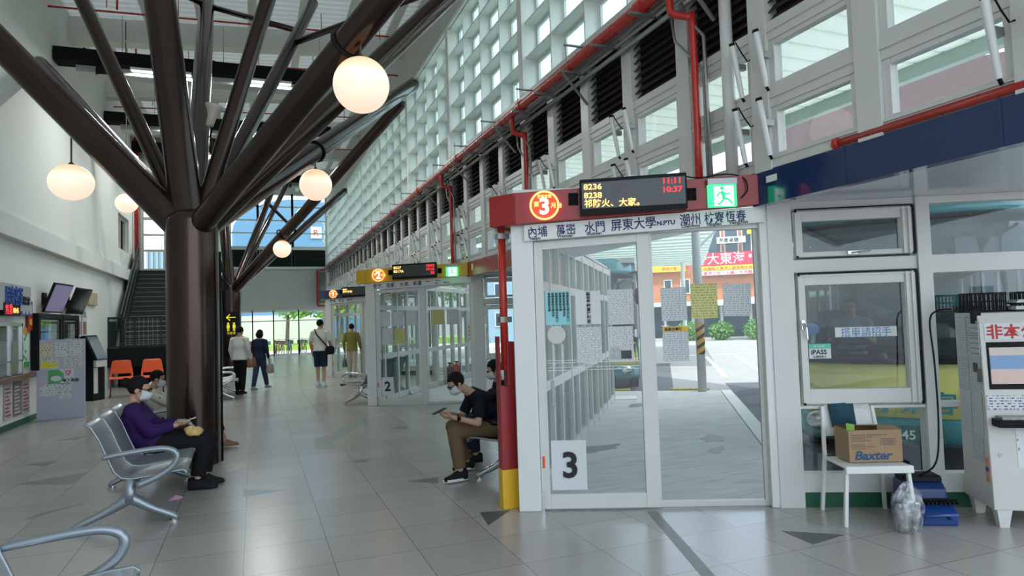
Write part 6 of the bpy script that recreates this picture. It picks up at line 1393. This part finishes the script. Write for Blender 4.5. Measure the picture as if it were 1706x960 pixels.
for i, (lx, ly, m, l) in enumerate(((-.95, .62, M_black, 'small green plant in a black pot behind the bus windscreen'), (.12, .52, M_redpipe, 'small green plant in a red pot on the bus dashboard'))):
    p = w2((lx, ly, 0), BP, BR); e = thing('potted_plant', l, 'plant', (p[0], p[1], .995), 0, 'potted plants on the bus dashboard')
    mb = MB(); mb.lathe([(.05, 0), (.07, .11), (.075, .115), (.06, .11)], seg=16); mb.build('pot', m, e, smooth='auto')
    mb = MB()
    for j in range(26):
        a = random.random()*6.28; t_ = random.uniform(.3, 1.1); d = Vector((cos(a)*cos(t_), sin(a)*cos(t_), sin(t_)))*random.uniform(.08, .15); s_ = Vector((-sin(a), cos(a), 0))*.015; mb._add([Vector((0, 0, .1)), Vector((0, 0, .1))+d*.6+s_, Vector((0, 0, .1))+d, Vector((0, 0, .1))+d*.6-s_], [(0, 1, 2, 3)])
    mb.build('leaves', M_leaf, e)
for lx, c, l in ((-.62, (.7, .2, .3), 'pink trinket on the bus dashboard'), (-.30, (.6, .6, .5), 'white trinket on the bus dashboard')):
    p = w2((lx, .52, 0), BP, BR); mb = MB(); mb.sphere((0, 0, .05), .05, 14, 10); mb.sphere((0, 0, .11), .035, 12, 8); mb.sphere((.09, 0, .04), .04, 12, 8); tag(mb.build('dashboard_toy', mat('toy_%d' % int(-lx*100), c, .5), loc=(p[0], p[1], .99), smooth=True), l, 'toy')
D_ = w2((-.65, 1.55, 0), BP, BR); dv = Vector((-.766, -.643, 0)); rr = Vector((-.643, .766, 0)); Q = lambda f_, r_, z: Vector((D_[0], D_[1], 0))+dv*f_+rr*r_+Vector((0, 0, z))
J = dict(pelvis=Q(0, 0, 1.0), chest=Q(0, 0, 1.35), neck=Q(.0, 0, 1.53), head=Q(.03, 0, 1.66), right=rr, look=dv, shL=Q(0, -.18, 1.46), shR=Q(0, .18, 1.46), elL=Q(.12, -.24, 1.22), elR=Q(.12, .24, 1.22), wrL=Q(.38, -.18, 1.28), wrR=Q(.38, .18, 1.28), hipL=Q(0, -.09, 1.0), hipR=Q(0, .09, 1.0), knL=Q(.42, -.12, .98), knR=Q(.42, .12, .98), anL=Q(.5, -.12, .6), anR=Q(.5, .12, .6), toes=[tuple(dv), tuple(dv)])
person('bus driver in pale blue shirt behind the bus windscreen', J, M_skin, .014, shirt=mat('shirt_blue', (.18, .30, .45), .8), sleeve=.8, pants=C_navy, pant_len=1.9, hair=M_hair, origin=(D_[0], D_[1], .5), s=.98)

# ------------------------------------------------------------------ plants
def clump(mb, c, rx, ry, rz, n_, size, rnd=random):
    for _ in range(n_):
        while True:
            p = Vector((rnd.uniform(-1, 1), rnd.uniform(-1, 1), rnd.uniform(-1, 1)))
            if .35 < p.length < 1: break
        q = Vector((c[0]+p.x*rx, c[1]+p.y*ry, c[2]+p.z*rz)); a = Vector((rnd.uniform(-1, 1), rnd.uniform(-1, 1), rnd.uniform(-.6, 1))).normalized(); b = a.orthogonal().normalized(); c2 = a.cross(b); s_ = size*rnd.uniform(.6, 1.2)
        mb._add([q-b*s_*.5, q+c2*s_*.35+a*s_*.1, q+b*s_*.6, q-c2*s_*.35+a*s_*.1], [(0, 1, 2, 3)])
def bush(x, y, rx, h_, label, m=M_leaf, n_=900, sz=.16):
    e = thing('bush', label, 'bush', (x, y, -.13)); mb = MB(); clump(mb, (0, 0, h_*.5), rx, rx*.7, h_*.55, n_, sz); mb.build('foliage', m, e)
    mb = MB()
    for i in range(4): mb.tube([(0, 0, 0), (rx*.5*cos(i*1.6), rx*.4*sin(i*1.6), h_*.6)], [.05, .02], 6)
    mb.build('stem', M_bark, e)
def tree(x, y, h_, r_, label, m=M_leafl, n_=1800, z0=-.13):
    e = thing('tree', label, 'tree', (x, y, z0)); mb = MB()
    for i in range(6): clump(mb, (random.uniform(-.5, .5)*r_, random.uniform(-.5, .5)*r_, h_-r_*.6+random.uniform(-.4, .35)*r_), r_*.65, r_*.65, r_*.5, n_//6, .32)
    mb.build('crown', m, e); mb = MB(); mb.tube([(0, 0, 0), (.1, .05, h_*.4), (0, 0, h_*.75)], [.16, .12, .05], 10); mb.build('trunk', M_bark, e)
for x, y, rx, h_, l in ((26.2, 36.5, 1.0, 1.25, 'green bush left of the hazard pole across the yard'), (27.75, 35.3, .9, 1.15, 'green bush directly behind the hazard pole'), (29.5, 33.9, 1.1, 1.25, 'rounded bush right of the hazard pole'), (31.0, 32.7, 1.3, 1.15, 'rightmost bush of the hedge across the yard'), (19.6, 41.6, 1.3, 1.2, 'green bush seen through the sliding door glass')): bush(x, y, rx, h_, l)
# parked bicycles
def bicycle(p, rz, label, grp, c):
    e = thing('bicycle', label, 'bicycle', p, rz, grp)
    for x in (-.5, .5):
        mb = MB(); mb.torus((x, 0, .33), .31, .022, 'y', 26, 6); 
        for i in range(6): a = pi*i/6; mb.tube([(x+.3*cos(a), 0, .33+.3*sin(a)), (x-.3*cos(a), 0, .33-.3*sin(a))], .004, 4)
        mb.build('wheel', M_black, e)
    mb = MB()
    for a, b in (((-.5, .33), (-.15, .75)), ((-.5, .33), (0, .30)), ((0, .30), (-.18, .85)), ((0, .30), (.36, .78)), ((-.15, .72), (.36, .80)), ((.33, .88), (.5, .33))): mb.tube([(a[0], 0, a[1]), (b[0], 0, b[1])], .018, 6)
    mb.tube([(.30, -.25, 1.0), (.33, 0, .95), (.30, .25, 1.0)], .014, 6); mb.build('frame', c, e)
    mb = MB(); mb.sphere((-.2, 0, .9), .1, 12, 8, (1.2, .7, .4)); mb.build('saddle', M_black, e)
    mb = MB(); mb.box(.42, .72, -.15, .15, .68, .90); mb.build('basket', M_grey, e)
cs = [mat('bike_%d' % i, c, .4) for i, c in enumerate(((.6, .6, .6), (.1, .2, .4), (.6, .12, .05), (.5, .4, .08)))]
for i in range(5): bicycle((22.3+.75*i, 40.2-.56*i, -.13), .9, '%s bicycle from the left in the row across the yard' % ORD[i], 'bicycles across the yard', cs[i % 4])
for i in range(15): bicycle((-1.3+.45*i+.1*(i % 3), 42.4+.7*(i % 2), -.13), 1.25+.1*(i % 3), '%s bicycle from the left behind the far windows' % ORD[i], 'bicycles behind the far windows', cs[(i*3) % 4])
mb = MB(); mb.box(-14, 18, 51, 62, -.13, .25); mb.build('ground_lawn', mat('lawn', (.30, .46, .08), .9, noise=.25, scale=.8), kind='structure')
mb = MB(); mb.box(-14, 18, 40.4, 51, -.13, -.115); mb.build('ground_plaza', mat('plaza', (.62, .62, .60), .9, noise=.06), kind='structure')
for x, y, h_, r_, l in ((-1.8, 53, 5.4, 2.6, 'leafy tree left behind the far windows'), (2.2, 52, 5.6, 2.5, 'leafy tree in the middle behind the far windows'), (6.2, 53, 5.6, 2.4, 'leafy tree right behind the far windows')): tree(x, y, h_, r_, l, n_=2600)
mb = MB(); mb.box(-14, 5.5, 61.5, 62.5, .2, 2.6); tag(mb.build('garden_wall', mat('pale_wall', (.62, .63, .60), .8)), 'long pale wall beyond the far lawn', 'wall')
for x, y, h_, r_, l in ((13, 44, 6.5, 2.4, 'street tree beyond the second platform'), (13.5, 52, 7, 2.6, 'tall tree beyond the bus shelter')): tree(x, y, h_, r_, l, M_leaf)

# ------------------------------------------------------------------ buildings
BO = mat('brick_orange', (.52, .20, .10), .8, noise=.2, scale=3); BR_ = mat('brick_red', (.155, .115, .115), .85, noise=.2, scale=2); BGr = mat('facade_grey', (.50, .52, .53), .8); BBl = mat('facade_blue', (.25, .40, .50), .6); WIN = mat('window_dark', (.05, .08, .10), .15)
SR = mat('sign_red', (.60, .03, .07), .5); SY = mat('sign_yellow_board', (.80, .66, .04), .5)
G = (26.8, 36.2); GA = math.atan2(-.6, .8)
def building(name, label, cat, loc, rz, w_, d_, h_, m, wins=(), roof=None, sign=None):
    e = thing(name, label, cat, loc, rz); mb = MB(); mb.box(-w_/2, w_/2, 0, d_, 0, h_); mb.build('walls', m, e)
    for x0, x1, z0, z1 in wins:
        mb = MB(); mb.box(x0, x1, -.08, 0, z0, z1); q = mb.build('window', M_frame, e); mb = MB(); mb.box(x0+.08, x1-.08, -.1, -.08, z0+.08, z1-.08); mb.build('pane', WIN, q)
    if roof: mb = MB(); mb.box(-w_/2-.2, w_/2+.2, -.3, d_+.2, h_, h_+.35); mb.build('roof', roof, e)
    return e
s1 = building('shop_building', 'orange brick shop building with red signboards across the yard', 'building', (*w2((.5, 6, 0), G, GA)[:2], -.13), GA, 11, 8, 9, BO, [(-4.6, -3.9, 3.2, 4.3), (-3.0, -2.4, 3.2, 4.3), (-1.8, -1.1, 3.2, 4.3), (.2, 1.2, 5.6, 8.2), (1.4, 2.4, 5.6, 8.2), (2.6, 3.3, 5.6, 8.2)], M_frame)
mb = MB(); mb.box(-5.5, 5.5, -1.6, 0, 2.3, 2.6); mb.build('awning', M_canopy, s1)
mb = MB(); mb.box(-5.3, 5.3, -.06, 0, 0, 2.3); mb.build('shop_front', WIN, s1)
mb = MB()
for x in (-5.2, -3, -1, 1, 3, 5.2): mb.box(x-.1, x+.1, -.1, 0, 0, 2.3)
mb.build('shop_posts', M_frame, s1)
def board(x0, x1, z0, z1, m, label, txts, k_=1.16, off=5.6):
    p = w2((0, off, 0), G, GA); e = thing('shop_sign', label, 'sign', (p[0], p[1], -.13), GA); mb = MB(); mb.box(x0*k_, x1*k_, -.08, .1, 1.78+(z0-1.65)*k_, 1.78+(z1-1.65)*k_); mb.build('board', m, e)
    for s_, x, z, sz, mm, sx in txts: text(s_, sz*k_, mm, e, (x*k_, -.09, 1.78+(z-1.65)*k_), bold=.008*sz, sx=sx)
    return e
board(-.05, 3.45, 4.55, 5.35, SR, 'large red signboard with white characters above the hedge', [('大東海', .55, 4.68, .78, M_plainp, .98), ('滷味', .06, 4.95, .26, M_plainp, 1), ('專賣', 3.0, 4.95, .26, M_plainp, .9)])
board(-.05, 3.45, 4.25, 4.53, SY, 'yellow strip sign under the large red signboard', [('小吃麵飯大東海火鍋宵夜外送', .1, 4.29, .2, M_redink, 1.2)], off=5.58)
board(-.05, 3.45, 3.95, 4.22, M_plainp, 'white strip with red characters lowest on the red signboard', [('大東海小吃・火鍋・牛肉麵', .05, 3.98, .24, SR, 1.1)], off=5.57)
board(3.6, 4.25, 3.9, 5.5, SR, 'narrow red signboard right of the large one', [('大\n東\n海', 3.7, 5.0, .42, M_plainp, 1)])
board(-3.75, -2.85, 4.15, 4.95, SR, 'red sign end at the left of the yellow banner', [('東海', -3.7, 4.3, .46, M_plainp, .9)])
board(-2.83, -.75, 4.3, 5.05, SY, 'long yellow banner of green and red characters', [('住・牛肉飯之大腸麵線', -2.75, 4.72, .25, mat('ink_green', (.03, .22, .05), .6), .95), ('小・滷味炒飯・宵夜', -2.75, 4.40, .25, M_redink, 1.0)])
board(3.0, 3.9, 6.4, 7.6, SY, 'yellow billboard with a blue shape high on the orange shop', [])
board(1.2, 2.9, 5.9, 6.3, M_plainp, 'white sign high on the orange shop', [('海產餐廳', 1.3, 5.98, .3, M_ink, 1)])
mb = MB(); p = w2((4.3, 1.0, 0), G, GA); mb.hexa([(-3.2, -1.6, 2.2), (3.6, -1.6, 2.6), (3.6, 1.6, 2.9), (-3.2, 1.6, 2.5)], [(-3.2, -1.6, 2.3), (3.6, -1.6, 2.7), (3.6, 1.6, 3.0), (-3.2, 1.6, 2.6)]); e = thing('parked_awning', 'pale tilted awning roof before the orange shop', 'awning', (p[0], p[1], -.13), GA); o = mb.build('sheet', M_canopy, e)
for x in (-3, 3.4):
    mb = MB(); mb.tube([(x, 0, 0), (x, 0, 2.45)], .05, 8); mb.build('pole', M_grey, e)
building('office_block', 'blue grey office block left of the shops', 'building', (20.5, 46, -.13), -.45, 9, 8, 8, BBl, [(-4+1.5*i, -3+1.5*i, z, z+1.1) for i in range(5) for z in (1.2, 3.4, 5.6)], BGr)
building('pale_block', 'pale apartment block behind the trees across the yard', 'building', (24, 66, -.13), -.3, 10, 8, 12, BGr, [(-4.5+2*i, -3.3+2*i, z, z+1.4) for i in range(5) for z in (2, 5, 8)], M_frame)
building('brick_block', 'large red brick building seen through the high windows', 'building', (49, 37, -.13), -.90, 24, 10, 20.5, BR_, [(-6, -4.5, 12, 13.2), (-2, -.5, 12, 13.2), (8.2, 11, 13, 17), (4, 5.5, 12, 13.2)], None)
e = building('brick_wing', 'taller salmon brick stair tower beside the brick building', 'building', (58.3, 25.4, -.13), -.90, 5, 8, 21.5, mat('brick_salmon', (.30, .15, .13), .8), [(.8, 2, 15, 17)], None)
e = thing('billboard', 'red billboard with pale lettering high beyond the platform', 'sign', (27.0, 26.8, 0), -.78); mb = MB(); mb.box(-1.9, 1.9, 0, .2, 7.2, 9.4); mb.build('board', mat('billboard_red', (.45, .05, .08), .6), e); text('手作', .9, M_plainp, e, (-1.5, -.02, 8.3)); text('涼麵', .7, M_plainp, e, (-1.2, -.02, 7.4)); mb = MB(); mb.tube([(-1.5, .15, -.13), (-1.5, .15, 7.3)], .1, 8); mb.tube([(1.5, .15, -.13), (1.5, .15, 7.3)], .1, 8); mb.build('post', M_grey, e)
e = thing('roof_scaffold', 'white steel lattice on the roofs beyond the platform', 'scaffold', (29.5, 24.0, 0), -.8); mb = MB()
for i in range(7): mb.tube([(-3+i, 0, -.13), (-3+i, 0, 8.6)], .06, 6)
for z in (6.2, 7.4, 8.6): mb.tube([(-3, 0, z), (3, 0, z)], .05, 6)
for i in range(6): mb.tube([(-3+i, 0, 6.2), (-2+i, 0, 7.4)], .03, 6); mb.tube([(-3+i, 0, 8.6), (-2+i, 0, 7.4)], .03, 6)
mb.build('lattice', M_white, e)
e = thing('blue_hall', 'blue round-roofed hall behind the upper far windows', 'building', (4.2, 66, -.13)); mb = MB(); q = [(-6, 0), (6, 0), (6, 10.5)]+[(6*cos(a), 10.5+3.2*sin(a)) for a in [pi*k/16 for k in range(17)]]+[(-6, 10.5)]; mb.extrude(q, 0, 12, 'y'); mb.build('shell', mat('hall_blue', (.12, .26, .42), .5), e)
mb = MB(); mb.box(.9, 1.9, -.1, 0, 10.0, 11.1); mb.box(3.0, 3.7, -.1, 0, 9.4, 10.3); q = mb.build('sign_panel', M_plainp, e); text('R', .85, M_redink, e, (1.1, -.12, 10.25))
mb = MB(); mb.box(-6, 0, -.08, 0, 7.5, 8.6); mb.build('window_band', WIN, e)
building('pale_hall', 'pale flat-roofed block right of the blue hall', 'building', (14.8, 67, -.13), 0, 8, 10, 11, BGr, [(-3.6, -1, 7.5, 9), (0, 3, 7.5, 9)], M_frame)
e = thing('slatted_block', 'pale blue slatted building outside the stair-head door', 'building', (-3.2, 37, -.13)); mb = MB(); mb.box(-1.7, 1.7, 0, 2, 0, 5.75); mb.build('walls', mat('slat_blue', (.28, .42, .50), .6), e); mb = MB()
for i in range(16): mb.box(-1.7+.22*i, -1.62+.22*i, -.06, 0, 3, 5.7)
mb.build('slats', mat('slat_pale', (.45, .56, .62), .6), e)
# traffic signals
e = thing('traffic_light', 'dark cluster of traffic lights above the yard', 'traffic light', (17.6, 34.5, -.13), -.5); mb = MB(); mb.tube([(1.6, 0, 0), (1.6, 0, 4.3), (-1.0, 0, 4.3)], .06, 8); mb.build('mast', M_grey, e)
for z in (3.6, 4.25):
    mb = MB()
    for i in range(3): mb.tube([(-.5+.3*i, -.12, z), (-.5+.3*i, .05, z)], .12, 14)
    mb.box(-.68, .28, .05, .12, z-.16, z+.16); mb.build('signal_head', M_black, e)
# fire extinguishers by the return wall of bay two
for i, (m, l) in enumerate(((mat('ext_black', (.10, .03, .04), .4), 'dark red fire extinguisher outside door two, left one'), (M_redpipe, 'bright red fire extinguisher outside door two, right one'))):
    p = w2((4.2+.55*i, -.22, 0), A_(1), RANG); e = thing('fire_extinguisher', l, 'extinguisher', (p[0], p[1], -.005), 0, 'fire extinguishers')
    mb = MB(); mb.lathe([(.07, 0), (.08, .02), (.08, .42), (.06, .48), (.03, .50), (.03, .54)], seg=18); mb.build('cylinder', m, e, smooth='auto'); mb = MB(); mb.box(-.05, .05, -.012, .012, .54, .57); mb.tube([(.03, 0, .55), (.10, 0, .5), (.09, 0, .2)], .012, 8); mb.build('valve', M_black, e)
